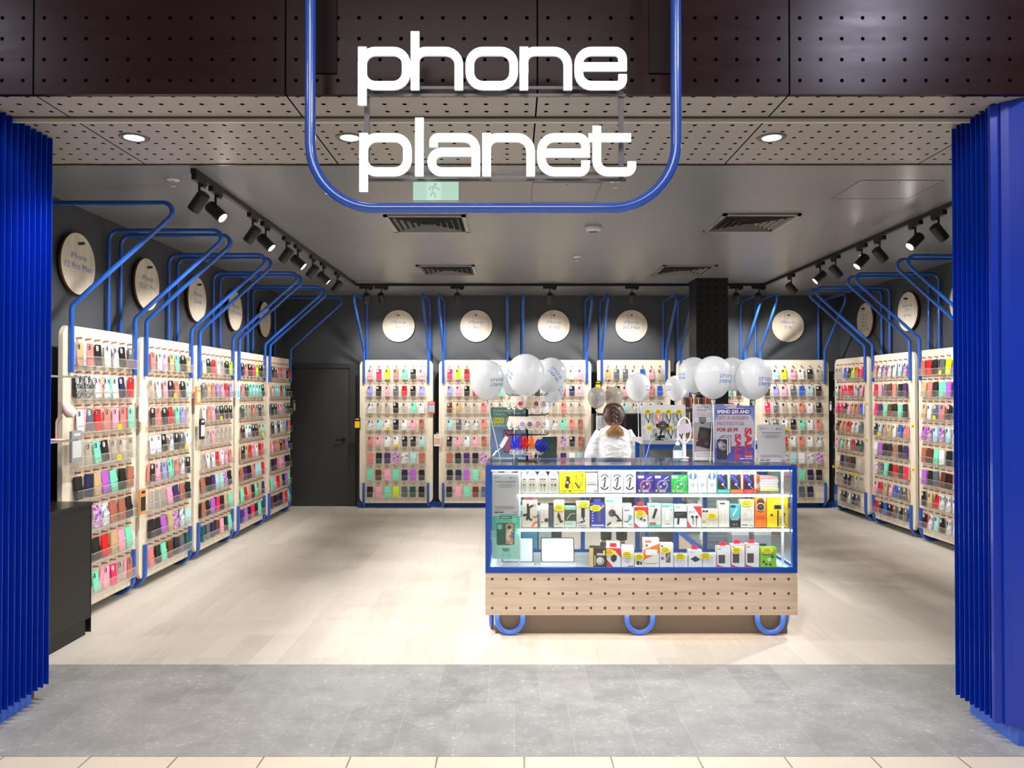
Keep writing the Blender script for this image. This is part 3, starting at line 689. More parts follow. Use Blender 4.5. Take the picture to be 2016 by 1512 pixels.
# yellow price stickers on tray lips
M_YEL = mat((250, 226, 20), 0.5); M_INK = mat((40, 36, 30), 0.6)
def cloud(m, x, z, w, h, y, mi=0, T=None):
    pts = []
    for k in range(28):
        a = 2*pi*k/28; rr_ = 1 + 0.07*cos(7*a); pts.append((x + w/2*rr_*cos(a), z + h/2*rr_*sin(a)))
    return m.prism(pts, y-0.0012, y, mi, T)
BL = {k: Matrix.Translation(l) @ Matrix.Rotation(r, 4, 'Z') for k, l, r in boards}
for key, i, c in (('L1', 2, 4), ('L1', 3, 4), ('L2', 1, 3), ('L2', 3, 5), ('L3', 2, 3), ('L4', 3, 5), ('L5', 3, 3), ('B1', 3, 2), ('B1', 4, 3), ('R3', 0, 3), ('R3', 2, 2), ('R2', 3, 1), ('B6', 3, 2)):
    m = MB(); cloud(m, 0, 0, 0.062, 0.045, 0)
    for z in (-0.006, 0.004): m.box(-0.02, 0.02, -0.0018, -0.0012, z, z+0.003, 1)
    o = m.build('price_sticker', [M_YEL, M_INK]); o.matrix_world = BL[key] @ Matrix.Translation((colx(c)+0.02, -0.0575, 1.8555-0.2416*i+0.02))
    tag(o, 'yellow cloud price sticker on the %s tray row of the %s' % (ORD[i], PHR[key]), 'price sticker', 'yellow stickers on the trays')
# small yellow shelf labels on right boards
for key, x, z in (('R1', 0.47, 1.52), ('R1', 0.47, 1.05), ('R2', 0.49, 1.28), ('R2', 0.49, 0.78), ('R1', -0.44, 0.62), ('R1', -0.33, 0.62), ('R1', 0.14, 0.58), ('R1', 0.26, 0.58)):
    o = MB().box(-0.03, 0.03, -0.0615, -0.0595, -0.017, 0.017).box(-0.02, 0.02, -0.0622, -0.0615, -0.006, 0.002, 1).build('price_label', [M_YEL, M_INK]); 
    o.matrix_world = BL[key] @ Matrix.Translation((x, 0.058 if abs(x) > .46 else 0, z))
    tag(o, 'small yellow price label on the %s, %s' % (PHR[key], 'on its near edge %s' % ('high up' if z > 1.2 else 'lower down') if x > .45 else ({-44: 'low, leftmost', -33: 'low, second from left', 14: 'low, third from left', 26: 'low, fourth from left'}[round(x*100)])), 'price label', 'yellow labels on the right boards')
# accessory packs hanging off the board edges
def pack(key, x, z, w, h, col, col2, lab, y=-0.03, th=0.018):
    r = thing('accessory_pack', lab, 'accessory pack'); r.matrix_world = BL[key] @ Matrix.Translation((x, y, z))
    MB().rrect(0, 0, w, h, 0.005, -th/2, th/2, bev=0.001).build('carton', mat(col, 0.4), r)
    MB().rrect(0, -h*0.08, w*0.82, h*0.55, 0.004, -th/2-0.001, -th/2+0.0005).rrect(0, h*0.38, w*0.6, h*0.10, 0.002, -th/2-0.001, -th/2+0.0005).build('front_print', mat(col2, 0.5), r)
    MB().ring(0, 0, 0.012, 0.016, 0, 0, 0, 2*pi, 12, Matrix.Translation((0, 0, h/2+0.012))).box(-0.02, 0.02, -0.001, 0.001, h/2-0.002, h/2+0.004).build('hang_tab', mat(col, 0.4), r)
pack('B1', -0.553, 1.22, 0.085, 0.17, (20, 20, 20), (244, 196, 20), 'yellow and black accessory pack on the left edge of the first back board')
pack('B1', 0.51, 1.45, 0.10, 0.17, (236, 92, 70), (132, 196, 206), 'orange and pale blue pack on the right edge of the first back board')
pack('B2', -0.545, 0.98, 0.10, 0.17, (236, 232, 224), (226, 172, 150), 'white and pink pack on the left edge of the second back board')
pack('B4', -0.52, 1.75, 0.085, 0.16, (24, 24, 24), (240, 190, 20), 'yellow and black pack on the left edge of the short back board')
pack('L1', 0.545, 1.52, 0.12, 0.21, (238, 236, 236), (190, 206, 226), 'white and pale blue pack between the first two left boards', -0.05)
pack('L1', 0.535, 0.75, 0.10, 0.21, (214, 148, 92), (40, 32, 28), 'orange pack low between the first two left boards', -0.05)
pack('L2', 0.545, 1.63, 0.10, 0.18, (226, 136, 90), (240, 190, 150), 'orange pack between the second and middle left boards', -0.05)
pack('L1', -0.50, 1.28, 0.13, 0.22, (150, 150, 150), (206, 206, 208), 'white pack with black top on the near edge of the nearest left board', -0.075)
pack('L3', -0.50, 1.30, 0.10, 0.2, (36, 36, 36), (232, 230, 226), 'black and white pack on the near edge of the middle left board', -0.06)
pack('L3', 0.54, 1.66, 0.09, 0.15, (220, 232, 240), (110, 190, 220), 'white and blue pack between the middle and fourth left boards', -0.05)
pack('L5', 0.53, 1.48, 0.08, 0.17, (60, 52, 44), (196, 158, 112), 'brown pack on the far edge of the farthest left board', -0.05)
pack('R1', -0.53, 1.47, 0.07, 0.15, (40, 40, 44), (226, 226, 230), 'black and white pack on the far edge of the farthest right board', -0.05)

# ------------------------------------------------------------------ round signs
def round_sign(T, lines, lab):
    r = thing('round_sign', lab, 'sign', group='round wooden signs above the boards'); r.matrix_world = T
    MB().disc(0, 0, 0.235, -0.018, 0.0, 0, n=48).ring(0, 0, 0.2352, 0.2353, -0.009).build('disc', [M_BOARD], r)
    MB().lathe([(0.2351, -0.0), (0.2353, 0.018)], 48, 0, Matrix.Rotation(pi/2, 4, 'X')).build('edge_band', mat((120, 78, 56), 0.5), r)
    m = MB(); n = len(lines); s = 0.046 if n < 3 else (0.036 if n < 4 else 0.028)
    for j, l in enumerate(lines):
        m.text(l, 0, (0.035 if n < 3 else 0.06) - j*s*1.7, s, -0.0192, 0, None, 1.25, 'c')
    m.build('lettering', mat((108, 142, 206), 0.5), r)
    MB().cyl((0, -0.016, 0.155), (0, -0.06, 0.158), 0.011, 12).build('peg', mat((70, 44, 34), 0.5), r)
for key, lines, lab in (('L1', ['iPhone', '12 Pro Max'], 'round wooden sign above the nearest left-wall board'), ('L2', ['iPhone', '12/12 Pro'], 'round wooden sign above the second left-wall board'),
        ('L3', ['iPhone', '12mini'], 'round wooden sign above the middle left-wall board'), ('L4', ['iPhone', '11 Pro Max'], 'round wooden sign above the fourth left-wall board'),
        ('L5', ['iPhone', '11 Pro'], 'round wooden sign above the farthest left-wall board'), ('B1', ['iPhone', '11'], 'round wooden sign above the back-wall board beside the door'),
        ('B2', ['iPhone', 'Xr'], 'round wooden sign above the second back-wall board'), ('B3', ['iPhone', 'X/Xs'], 'round wooden sign above the third back-wall board'),
        ('B4', ['iPhone', 'Xs Max'], 'round wooden sign above the short back-wall board, left of the column'), ('B6', ['iPhone', '7/8'], 'round wooden sign above the rightmost back-wall board'),
        ('R1', ['Samsung', 'Note 8', 'Note 9', 'Note 10', 'Note 10 Plus'], 'round wooden sign above the farthest right-wall board'), ('R2', ['Samsung', 'S9', 'S9 Plus'], 'round wooden sign above the middle right-wall board'),
        ('R3', ['Samsung', 'S20', 'S20 Plus'], 'round wooden sign above the nearest right-wall board, cut by the blue pillar')):
    yo = 0.235; round_sign(BL[key] @ Matrix.Translation((0.0 if key != 'B6' else 0.02, yo-(0.025 if key[0] != 'B' else 0), 2.645)), lines, lab)
# ------------------------------------------------------------------ flat printed artwork
def art(items, w, h, mats, y0=0.0, T=None, mb=None, x0=None):
    """items in unit coordinates of a w x h sheet (origin bottom left), centred on x"""
    m = mb or MB(); ox = -w/2 if x0 is None else x0; y = y0
    def mi(c):
        q = mat(c, 0.5)
        if q not in mats: mats.append(q)
        return mats.index(q)
    X = lambda u: ox + u*w
    for it in items:
        y -= 0.00025; k = it[0]
        if k == 'r': _, a, b, c, d, col = it; m.flat([(X(a), b*h), (X(c), b*h), (X(c), d*h), (X(a), d*h)], y, mi(col), T)
        elif k == 'c': _, a, b, r, col = it; m.flat([(X(a)+r*w*cos(2*pi*i/18), b*h+r*w*sin(2*pi*i/18)) for i in range(18)], y, mi(col), T)
        elif k == 'o': _, a, b, r0, r1, col = it; m.ring(X(a), b*h, r0*w, r1*w, y, mi(col), T=T)
        elif k == 'a': _, a, b, r0, r1, a0, a1, col = it; m.ring(X(a), b*h, r0*w, r1*w, y, mi(col), radians(a0), radians(a1), 12, T)
        elif k == 'l': _, pts, t, col = it; m.ribbon([(X(a), b*h) for a, b in pts], t*w, y, mi(col), T)
        elif k == 'p': _, pts, col = it; m.flat([(X(a), b*h) for a, b in pts], y, mi(col), T)
        elif k == 'R': _, a, b, c, d, r, col = it; m.flat(rr((X(a)+X(c))/2, (b+d)/2*h, (c-a)*w, (d-b)*h, r*w, 4), y, mi(col), T)
        elif k == 't':
            _, txt, a, b, th, col, al = it[:7]; sx = it[7] if len(it) > 7 else 1.0; rot = it[8] if len(it) > 8 else 0.0; bd = it[9] if len(it) > 9 else 0.0
            m.text(txt, X(a), b*h, th*h, y, mi(col), T, sx, al, rot, bd)
    return m

# ------------------------------------------------------------------ the display counter
KX0, KX1, KY0, KY1 = -0.18, 1.93, 5.27, 5.91
ZT = P(1260, 917, KY0).z; ZFB = P(1260, 1128, KY0).z; ZWB = P(1260, 1211, KY0).z
kc = thing('display_counter', 'glass display counter with blue frame on a perforated pale wood base', 'display counter', ((KX0+KX1)/2, (KY0+KY1)/2, 0)); ko = kc.location.copy()
def K(m, T=None): # shift into the counter's frame
    m.v = [p - ko for p in m.v]; return m
m = MB().box(KX0, KX1, KY0, KY0+0.02, ZWB, ZFB-0.022).box(KX0+.004, KX1-.004, KY0+0.004, KY0+0.02, ZFB-0.022, ZFB).box(KX0, KX0+0.02, KY0+.02, KY1, ZWB, ZFB).box(KX1-0.02, KX1, KY0+.02, KY1, ZWB, ZFB).box(KX0+.02, KX1-.02, KY1-0.02, KY1, ZWB, ZFB)
m.box(KX0+.02, KX1-.02, KY0+.02, KY1-.02, ZWB+0.01, ZWB+0.02)
for py in (1140, 1168.5, 1197):
    for i in range(22):
        p = P(969+27.79*i, py, KY0); m.disc(p.x, p.z, 0.0088, KY0-0.0012, KY0+0.001, 1, n=14); m.disc(p.x, p.z, 0.0055, KY0-0.0016, KY0-0.0011, 2, n=10)
K(m).build('wood_panel', [M_COUNTERWOOD, mat((58, 32, 18), 0.5), mat((110, 70, 40), 0.5)], kc)
K(MB().box(KX0+0.065, KX1-0.035, KY0+0.10, KY1-0.08, 0.0, ZWB)).build('plinth', mat((98, 88, 80), 0.35), kc)
FT = 0.032
m = MB()
for x in (KX0, KX1-FT):
    for y in (KY0, KY1-FT): m.box(x, x+FT, y, y+FT, ZFB, ZT)
for z in (ZFB, ZT-0.029):
    for y in (KY0, KY1-FT): m.box(KX0+FT, KX1-FT, y, y+FT, z, z+0.034 if z < 1 else ZT)
    for x in (KX0, KX1-FT): m.box(x, x+FT, KY0+FT, KY1-FT, z, z+0.034 if z < 1 else ZT)
K(m).build('blue_frame', mat((24, 70, 160), 0.35), kc)
for x in (0.52, 1.22): K(MB().box(x, x+0.03, KY1-0.03, KY1-0.005, ZFB+.034, ZT-.03)).build('rear_post', M_FRAME, kc)
ZS = [P(1260, 970, 5.36).z, P(1260, 1037.5, 5.36).z, P(1260, 1117, 5.36).z]
K(MB().box(KX0+FT, KX1-FT, KY0+FT, KY1-FT, ZS[2]-0.012, ZS[2]-0.001)).build('case_floor', mat((206, 208, 214), 0.4), kc)
K(MB().box(KX0+FT, KX1-FT, KY0+0.012, KY0+0.018, ZFB+.034, ZT-.029)).build('front_glass', M_GLASS, kc)
K(MB().box(KX0, KX1, KY0, KY1, ZT, ZT+0.006)).build('top_glass', M_GLASS, kc)
for x in (KX0+0.012, KX1-0.018): K(MB().box(x, x+0.006, KY0+FT, KY1-FT, ZFB+.034, ZT-.029)).build('side_glass', M_GLASS, kc)
K(MB().box(KX0+FT, KX1-FT, KY1-0.012, KY1-0.007, ZFB+.034, ZT-.029)).build('rear_glass', M_GLASS, kc)
SX0 = P(1022, 970, 5.33).x
for z in ZS[:2]: K(MB().box(SX0, KX1-FT-0.004, KY0+0.05, KY1-0.10, z-0.008, z-0.001)).build('shelf', M_SHELFGLASS, kc)
M_STRIP = mat((255, 255, 255), 0.4, emit=(246, 250, 255), es=11, name='led_strip'); M_ALU = mat((232, 234, 236), 0.35)
for z, x0 in ((ZT-0.040, KX0+0.04), (ZS[0]-0.021, SX0), (ZS[1]-0.021, SX0)):
    lr = K(MB().box(x0, KX1-0.04, KY0+0.034, KY0+0.056, z+0.0122, z+0.018)).build('led_rail', M_ALU, kc)
    K(MB().box(x0, KX1-0.04, KY0+0.036, KY0+0.05, z, z+0.012)).build('led_strip', M_STRIP, lr)
for x in (SX0-0.004, KX1-0.075): K(MB().box(x, x+0.014, KY0+0.085, KY0+0.10, ZS[2], ZT-0.03)).build('shelf_standard', M_ALU, kc)
for x, y0, y1 in ((KX0+0.045, KY0+0.06, KY1-0.06), (KX1-0.052, KY0+0.06, KY1-0.06)): K(MB().box(x, x+0.007, y0, y1, ZS[2], ZS[2]+0.010)).build('floor_led', mat((255, 255, 255), .4, emit=(150, 200, 255), es=6), kc)
for cx_ in (-0.014, 0.873, 1.765):
    q = [(cx_-0.088, KY0+0.062, ZWB+0.005), (cx_-0.088, KY0+0.062, 0.1065)] + [(cx_-0.088*cos(pi*i/14), KY0+0.062, 0.1065-0.088*sin(pi*i/14)) for i in range(1, 14)] + [(cx_+0.088, KY0+0.062, 0.1065), (cx_+0.088, KY0+0.062, ZWB+0.005)]
    K(MB().sweep(q, 0.0175, 14)).build('tube_foot', mat((70, 120, 230), 0.3, coat=.4), kc)
for x in (KX0+0.035, KX1-0.018):
    c_ = KY0+0.24
    q = [(x, c_-0.088, ZWB+0.005), (x, c_-0.088, 0.1065)] + [(x, c_-0.088*cos(pi*i/14), 0.1065-0.088*sin(pi*i/14)) for i in range(1, 14)] + [(x, c_+0.088, 0.1065), (x, c_+0.088, ZWB+0.005)]
    K(MB().sweep(q, 0.0155, 12)).build('tube_foot', mat((70, 120, 230), 0.3, coat=.4), kc)
M_WARM = mat((255, 255, 255), .4, emit=(255, 232, 200), es=9, name='warm_strip')
m = MB().box(KX0+0.04, KX1-0.04, KY0+0.024, KY0+0.034, ZWB+0.001, ZWB+0.006).box(KX0+0.004, KX0+0.012, KY0+0.05, KY1-0.05, ZWB-0.005, ZWB-0.001).box(KX1-0.012, KX1-0.004, KY0+0.05, KY1-0.05, ZWB-0.005, ZWB-0.001)
K(m).build('under_glow_strip', M_WARM, kc)

# ------------------------------------------------------------------ boxed products inside
PY = 5.36
BK_ = (34, 32, 34); WH = (240, 240, 240); GR = (120, 118, 118); RD = (222, 30, 40); YL = (252, 226, 0); TEAL = (60, 190, 170); LG = (206, 204, 200)
def lines(u0, u1, v0, n, dv, col=GR, t=0.012):
    return [('r', u0, v0-i*dv, u1-(0.12 if i % 2 else 0)*(u1-u0), v0-i*dv+t, col) for i in range(n)]
def product(x0, x1, yt, row, depth, base, items, label, group, sticker=None, tab=None, top=None, y=PY, rot=0.0, name='product_box'):
    a = P(x0+0.4, yt, y); b = P(x1-0.4, yt, y); w = b.x-a.x; h = a.z-ZS[row]
    r = thing(name, label, 'product box', ((a.x+b.x)/2, y, ZS[row]), rot, group)
    MB().box(-w/2, w/2, 0, depth, 0, h).build('carton', mat(base, 0.45), r)
    mats = []
    art(items, w, h, mats, -0.0002).build('front_print', mats, r)
    if tab:
        m = MB().prism(rr(0, h+0.014, w*0.5, 0.030, 0.008), depth*0.45, depth*0.45+0.002); m.flat(rr(0, h+0.016, w*0.26, 0.010, 0.004), depth*0.45-0.0004, 1); m.build('hang_tab', [mat(tab, .4), mat((90, 60, 60), .5)], r)
    if sticker:
        su, sv, sw = sticker; m = MB(); cloud(m, (su-0.5)*w, sv*h, sw*w, 0.045, -0.004, 0)
        for k in (-1, 0, 1): m.ribbon([((su-0.5)*w - sw*w*(.34-.05*abs(k)), sv*h+k*0.011), ((su-0.5)*w - sw*w*.1, sv*h+k*0.011+.0015), ((su-0.5)*w + sw*w*(.30-.08*abs(k)), sv*h+k*0.011-.001)], 0.0036, -0.0056, 1)
        m.build('price_cloud', [M_YEL, M_INK], r)
    return r
G1 = 'boxes on the top shelf of the counter'; G2 = 'boxes on the middle shelf of the counter'; G3 = 'boxes on the floor of the counter'
# top shelf
def arch_pack(x0, x1, lab, kind):
    a = P(x0+.3, 928, PY); b = P(x1-.3, 928, PY); w = b.x-a.x; h = a.z-ZS[0]
    r = thing('cable_pack', lab, 'cable pack', ((a.x+b.x)/2, PY, ZS[0]), 0, 'arched cable packs on the top shelf')
    pts = [(-w/2, 0), (w/2, 0)] + [(w/2*cos(pi*i/12), h*0.72+h*0.28*sin(pi*i/12)) for i in range(13)]
    MB().prism(pts, 0, 0.03).build('carton', mat((248, 248, 250), .45), r)
    mats = []; it = [('r', .03, .02, .97, .66, (196, 184, 166)), ('r', .2, .60, .8, .66, (90, 86, 84)), ('r', .2, .52, .8, .54, GR), ('a', .5, .80, .05, .16, 20, 160, (70, 110, 200))]
    it += [('l', [(.35, .04), (.35, .36)], .035, (110, 104, 98)), ('r', .28, .34, .42, .42, (80, 76, 74))]
    it += [('l', [(.65, .04), (.65, .3)], .035, (110, 104, 98)), ('r', .57, .30, .75, .42, (80, 76, 74))] if kind else [('l', [(.65, .04), (.68, .2), (.6, .36)], .035, (110, 104, 98)), ('r', .56, .34, .7, .42, (80, 76, 74))]
    art(it, w, h, mats, -0.0002).build('front_print', mats, r)
arch_pack(1027, 1037.5, 'arched white cable pack half behind the notice', 0)
arch_pack(1037.5, 1058, 'arched white cable pack with two plugs, second on the top shelf', 0)
arch_pack(1058, 1079, 'arched white cable pack, third on the top shelf', 1)
arch_pack(1079.5, 1100, 'arched white cable pack next to the yellow boxes', 1)
product(1101, 1127, 930, 0, .04, YL, [('p', [(.4, .28), (.68, .18), (.8, .62), (.82, .78), (.45, .82), (.55, .7)], (60, 50, 40)), ('p', [(.74, .5), (.92, .4), (.8, .62)], (70, 60, 50)), ('c', .62, .5, .09, WH), ('r', .06, .86, .6, .9, (180, 160, 20)), ('r', .08, .06, .6, .1, (150, 130, 20)), ('r', .72, .05, .92, .11, BK_), ('o', .78, .3, .06, .09, (170, 150, 20))] + lines(.06, .22, .74, 5, .07, (170, 150, 20)), 'yellow box picturing a black phone holder, top shelf', G1)
product(1127, 1152.5, 930, 0, .04, (250, 224, 20), [('l', [(.5, .22), (.3, .4), (.2, .5)], .1, (60, 56, 60)), ('l', [(.5, .22), (.38, .45), (.3, .78)], .03, (60, 56, 60)), ('l', [(.5, .22), (.62, .5), (.5, .95)], .03, (60, 56, 60)), ('l', [(.5, .22), (.75, .45), (.78, .86)], .03, (60, 56, 60)), ('l', [(.3, .78), (.25, .84)], .08, (60, 56, 60)), ('l', [(.78, .8), (.78, .9)], .08, (60, 56, 60))] + [('c', u, .1, .045, (110, 96, 20)) for u in (.2, .4, .58, .78)], 'yellow box picturing a three-headed cable, top shelf', G1)
product(1153, 1176.5, 932, 0, .04, (228, 228, 230), [('r', 0, .62, 1, .76, (206, 196, 180)), ('r', .2, .9, .4, .94, GR), ('r', .55, .9, .75, .94, GR), ('r', .15, .5, .85, .53, GR), ('r', .08, .40, .92, .44, GR), ('r', .06, .08, .3, .16, LG), ('r', .72, .06, .94, .12, GR)], 'plain white box with a beige band, top shelf', G1)
for i, lab in enumerate(('beside the plain white box', 'in the middle of three', 'beside the purple boxes')):
    x = 1178+24.8*i
    product(x, x+24.5, 928, 0, .04, (244, 244, 246), [('a', .5, .66, .27, .38, 20, 160, (70, 66, 68)), ('a', .5, .34, .27, .38, 200, 340, (60, 54, 56)), ('l', [(.30, .56), (.56, .74), (.42, .24)], .07, (44, 42, 44)), ('l', [(.64, .74), (.5, .26)], .05, (60, 58, 60)), ('r', .06, .05, .3, .09, LG), ('r', .8, .12, .9, .15, GR)], 'white cable box with black arcs on its front, ' + lab, G1)
for x0, bc, rc, lab in ((1254, (58, 36, 140), (190, 120, 110), 'purple box with a coppery cable ring'), (1287.5, (54, 36, 130), (150, 150, 160), 'purple box with a grey cable ring'), (1321, (30, 176, 70), (120, 200, 120), 'green box with a cable ring')):
    product(x0, x0+33.2, 936, 0, .05, bc, [('r', .05, .84, .4, .98, (226, 226, 230)), ('o', .5, .42, .23, .34, rc), ('o', .5, .42, .25, .27, (60, 50, 90)), ('l', [(.38, .34), (.62, .52)], .12, (210, 206, 216)), ('c', .5, .42, .08, bc), ('l', [(.6, .78), (.85, .92)], .05, (226, 226, 230)), ('r', .7, .7, .95, .74, (150, 140, 180)), ('c', .14, .12, .07, (226, 180, 60)), ('r', .3, .04, .7, .16, (190, 160, 150))], lab + ' on the top shelf', G1)
for x0, tc, lab in ((1355, (84, 100, 150), 'blue-topped one beside the green box'), (1373.5, (170, 210, 150), 'pale green-topped middle one'), (1392.5, (84, 100, 150), 'blue-topped one beside the teal box')):
    product(x0, x0+18.3, 926, 0, .04, (238, 242, 250), [('r', 0, .86, 1, 1, WH), ('p', [(.05, .8), (.3, .92), (.7, .92), (.95, .8), (.95, .68), (.7, .6), (.3, .6), (.05, .68)], tc), ('R', .38, .62, .62, .9, .1, WH), ('o', .5, .36, .12, .17, (70, 100, 170)), ('l', [(.5, .3), (.5, .02)], .03, (120, 130, 160))], 'tall white charging cable box, ' + lab, G1)
for x0, c_, lab in ((1412, (50, 190, 170), 'teal and black'), (1438, (244, 110, 50), 'orange and black'), (1464, (226, 40, 60), 'red and black')):
    product(x0, x0+25.5, 929, 0, .04, c_, [('r', .02, .16, .78, .88, (44, 42, 46)), ('r', 0, .88, 1, 1, WH), ('p', [(.05, .8), (.6, .42), (.64, .52), (.2, .86)], (70, 80, 190)), ('p', [(.0, .7), (.5, .36), (.6, .42), (.05, .8)], (60, 60, 130)), ('c', .42, .40, .09, WH), ('l', [(.42, .4), (.7, .18)], .04, (200, 200, 210)), ('c', .42, .84, .04, WH), ('r', .84, .18, .97, .86, (226, 222, 218))] + [('c', u, .08, .03, WH) for u in (.2, .4, .6, .85)], lab + ' cable box near the right of the top shelf', G1)
# middle shelf
hold = lambda u=.5, v=.45, s=1.0: [('R', u-.13*s, v-.18*s, u+.13*s, v+.2*s, .1, (44, 42, 44)), ('l', [(u, v-.16*s), (u+.1*s, v-.3*s), (u-.15*s, v-.32*s)], .09*s, (52, 50, 52))]
product(1028, 1058.5, 985, 1, .06, (200, 188, 170), [('r', 0, .94, 1, 1, (240, 196, 160)), ('R', .3, .34, .5, .72, .05, (34, 32, 34)), ('l', [(.36, .86), (.36, .7), (.66, .8)], .14, (34, 32, 34)), ('l', [(.1, .44), (.3, .46)], .16, (34, 32, 34)), ('l', [(.3, .28), (.34, .36), (.6, .26)], .14, (34, 32, 34)), ('o', .8, .82, .07, .1, BK_), ('l', [(.7, .4), (.85, .36), (.98, .42)], .06, (80, 76, 74)), ('a', 1.0, .0, .25, .4, 90, 180, (230, 90, 60))], 'beige box picturing a black bike phone mount, left end of the middle shelf', G2, None, (150, 30, 60))
product(1064, 1080, 993, 1, .06, (206, 196, 182), [('r', 0, .8, 1, 1, WH), ('l', [(.45, .74), (.4, .4)], .05, (150, 130, 110)), ('c', .75, .3, .28, (60, 60, 64)), ('c', .2, .22, .1, BK_)], 'white box with a round magnet mount on the middle shelf', G2)
product(1080, 1089.5, 997, 1, .06, (70, 68, 78), lines(.2, .8, .8, 4, .15, (150, 150, 160)), 'narrow dark grey box on the middle shelf', G2)
product(1090, 1111.5, 985, 1, .06, (206, 192, 172), [('r', 0, .86, 1, 1, WH)] + [('p', [(.3, .4), (.42, .56), (.6, .46), (.7, .28), (.95, .2), (.6, .14)], (60, 54, 52)), ('r', .05, .08, .5, .11, GR)], 'beige box with yellow sticker beside the dark green picture box', G2, (.5, .72, 1.05))
product(1111.5, 1134, 997, 1, .06, (186, 196, 184), [('r', 0, .86, 1, 1, (120, 190, 160)), ('r', 0, .3, 1, .84, (66, 72, 56)), ('l', [(.2, .38), (.5, .62), (.9, .66)], .06, (200, 200, 190)), ('c', .6, .54, .12, (40, 42, 36)), ('r', .1, .14, .7, .2, (120, 190, 160))], 'dark green picture box between two stickered boxes, middle shelf', G2)
product(1134.5, 1161, 987, 1, .06, (208, 198, 182), hold(.5, .55, 1.1) + [('r', .06, .14, .5, .18, (90, 100, 180)), ('r', .1, .04, .8, .07, GR)], 'beige box with an air vent phone mount, left of the blue box', G2, (.55, .88, .85))
product(1162, 1191.5, 991, 1, .06, (50, 56, 150), [('R', .5, .22, .72, .72, .08, (90, 92, 120)), ('l', [(.72, .8), (.9, .9)], .14, (160, 150, 120)), ('r', .08, .04, .92, .1, (190, 196, 226))] + [('c', .15, v, .05, (200, 200, 230)) for v in (.26, .38, .5, .62)], 'deep blue box with yellow sticker on the middle shelf', G2, (.35, .8, .8), (40, 50, 150))
product(1191.5, 1225, 978, 1, .06, (212, 204, 192), [('r', 0, .94, 1, 1, (120, 200, 190)), ('r', .06, .82, .25, .9, (70, 150, 140)), ('r', .28, .82, .46, .9, (70, 150, 140)), ('o', .4, .46, .08, .22, (80, 78, 80)), ('c', .42, .48, .10, (60, 58, 60)), ('l', [(.5, .44), (.7, .36), (.85, .24)], .12, (50, 46, 48)), ('l', [(.7, .2), (.95, .22)], .1, (50, 46, 48)), ('l', [(.35, .62), (.5, .74), (.58, .74)], .02, GR), ('l', [(.12, .06), (.3, .14)], .12, (60, 58, 60))], 'largest white box on the middle shelf, picturing a windscreen mount', G2)
product(1226, 1248, 1000, 1, .06, (222, 220, 214), [('r', .1, .84, .6, .9, GR), ('c', .2, .66, .05, LG), ('r', .5, .4, .8, .62, (90, 170, 170)), ('l', [(.15, .3), (.4, .26), (.6, .4)], .08, (60, 70, 90)), ('r', .5, .1, .9, .14, GR)], 'small white cable box in front of a taller plain white one', G2)
product(1224, 1244, 991, 1, .05, (236, 236, 238), lines(.1, .8, .9, 2, .05, LG), 'plain white box half hidden behind the small charger box', G2, y=PY+0.075)
product(1249, 1275.5, 998, 1, .06, (232, 228, 224), [('r', 0, .8, 1, 1, (226, 30, 36)), ('p', [(1, .55), (.75, .8), (1, .8)], (226, 30, 36)), ('p', [(0, 0), (.35, 0), (0, .22)], (200, 28, 30)), ('l', [(.2, .5), (.5, .4), (.78, .3)], .18, (196, 196, 200)), ('c', .75, .34, .1, (90, 90, 96))], 'red and white box of a white car charger, yellow sticker', G2, (.42, .68, .8), (228, 30, 36))
product(1276, 1301.5, 992, 1, .06, (214, 208, 200), [('r', 0, .97, 1, 1, (110, 200, 190)), ('r', .1, .88, .55, .93, (80, 160, 150)), ('l', [(.4, .4), (.62, .76)], .2, (44, 42, 46)), ('r', .0, .0, 1, .1, (70, 180, 160)), ('R', .06, .1, .62, .2, .05, (176, 80, 60)), ('o', .8, .3, .05, .08, LG)], 'white and teal box of a black car charger with a small red car', G2)
product(1302, 1326.5, 993, 1, .06, (222, 216, 206), [('r', 0, .9, 1, 1, (110, 200, 190)), ('r', .1, .88, .6, .93, (80, 160, 150)), ('R', .34, .3, .62, .72, .1, (246, 244, 240)), ('c', .8, .76, .08, (150, 200, 190)), ('r', .3, .12, .7, .15, GR), ('r', .95, 0, 1, 1, (110, 200, 190))], 'white and teal box of a white car charger', G2)
product(1327, 1352.5, 994, 1, .06, (232, 230, 228), [('r', .1, .86, .5, .92, (100, 190, 210)), ('r', 0, .4, 1, .7, (38, 36, 40)), ('l', [(.2, .56), (.7, .6)], .12, (80, 78, 84)), ('l', [(.35, .42), (.3, .14)], .16, (40, 38, 42))], 'white box with a black picture band of an FM transmitter', G2)
product(1353, 1381, 994, 1, .06, (232, 226, 220), [('r', 0, .96, 1, 1, (240, 160, 160)), ('p', [(.4, .94), (1, .94), (1, .4)], (222, 40, 40)), ('p', [(0, 0), (.3, 0), (0, .3)], (210, 36, 40)), ('t', 'JSOU', .08, .64, .1, (50, 50, 54), 'l', .9), ('l', [(.3, .5), (.4, .4), (.4, .1)], .05, BK_), ('c', .36, .46, .1, BK_), ('l', [(.62, .5), (.64, .4), (.64, .05)], .05, BK_), ('c', .66, .46, .1, BK_)], 'red and white earphone box on the middle shelf', G2)
product(1381, 1414.5, 1003, 1, .06, (216, 206, 192), [('r', .06, .84, .2, .95, BK_), ('r', .24, .84, .38, .95, BK_), ('a', .7, .1, .18, .2, 60, 200, WH), ('l', [(.2, .5), (.5, .3), (.6, .1)], .02, WH), ('r', .06, .24, .2, .36, (220, 130, 60))], 'wide white earphone box with yellow sticker', G2, (.62, .62, .62))
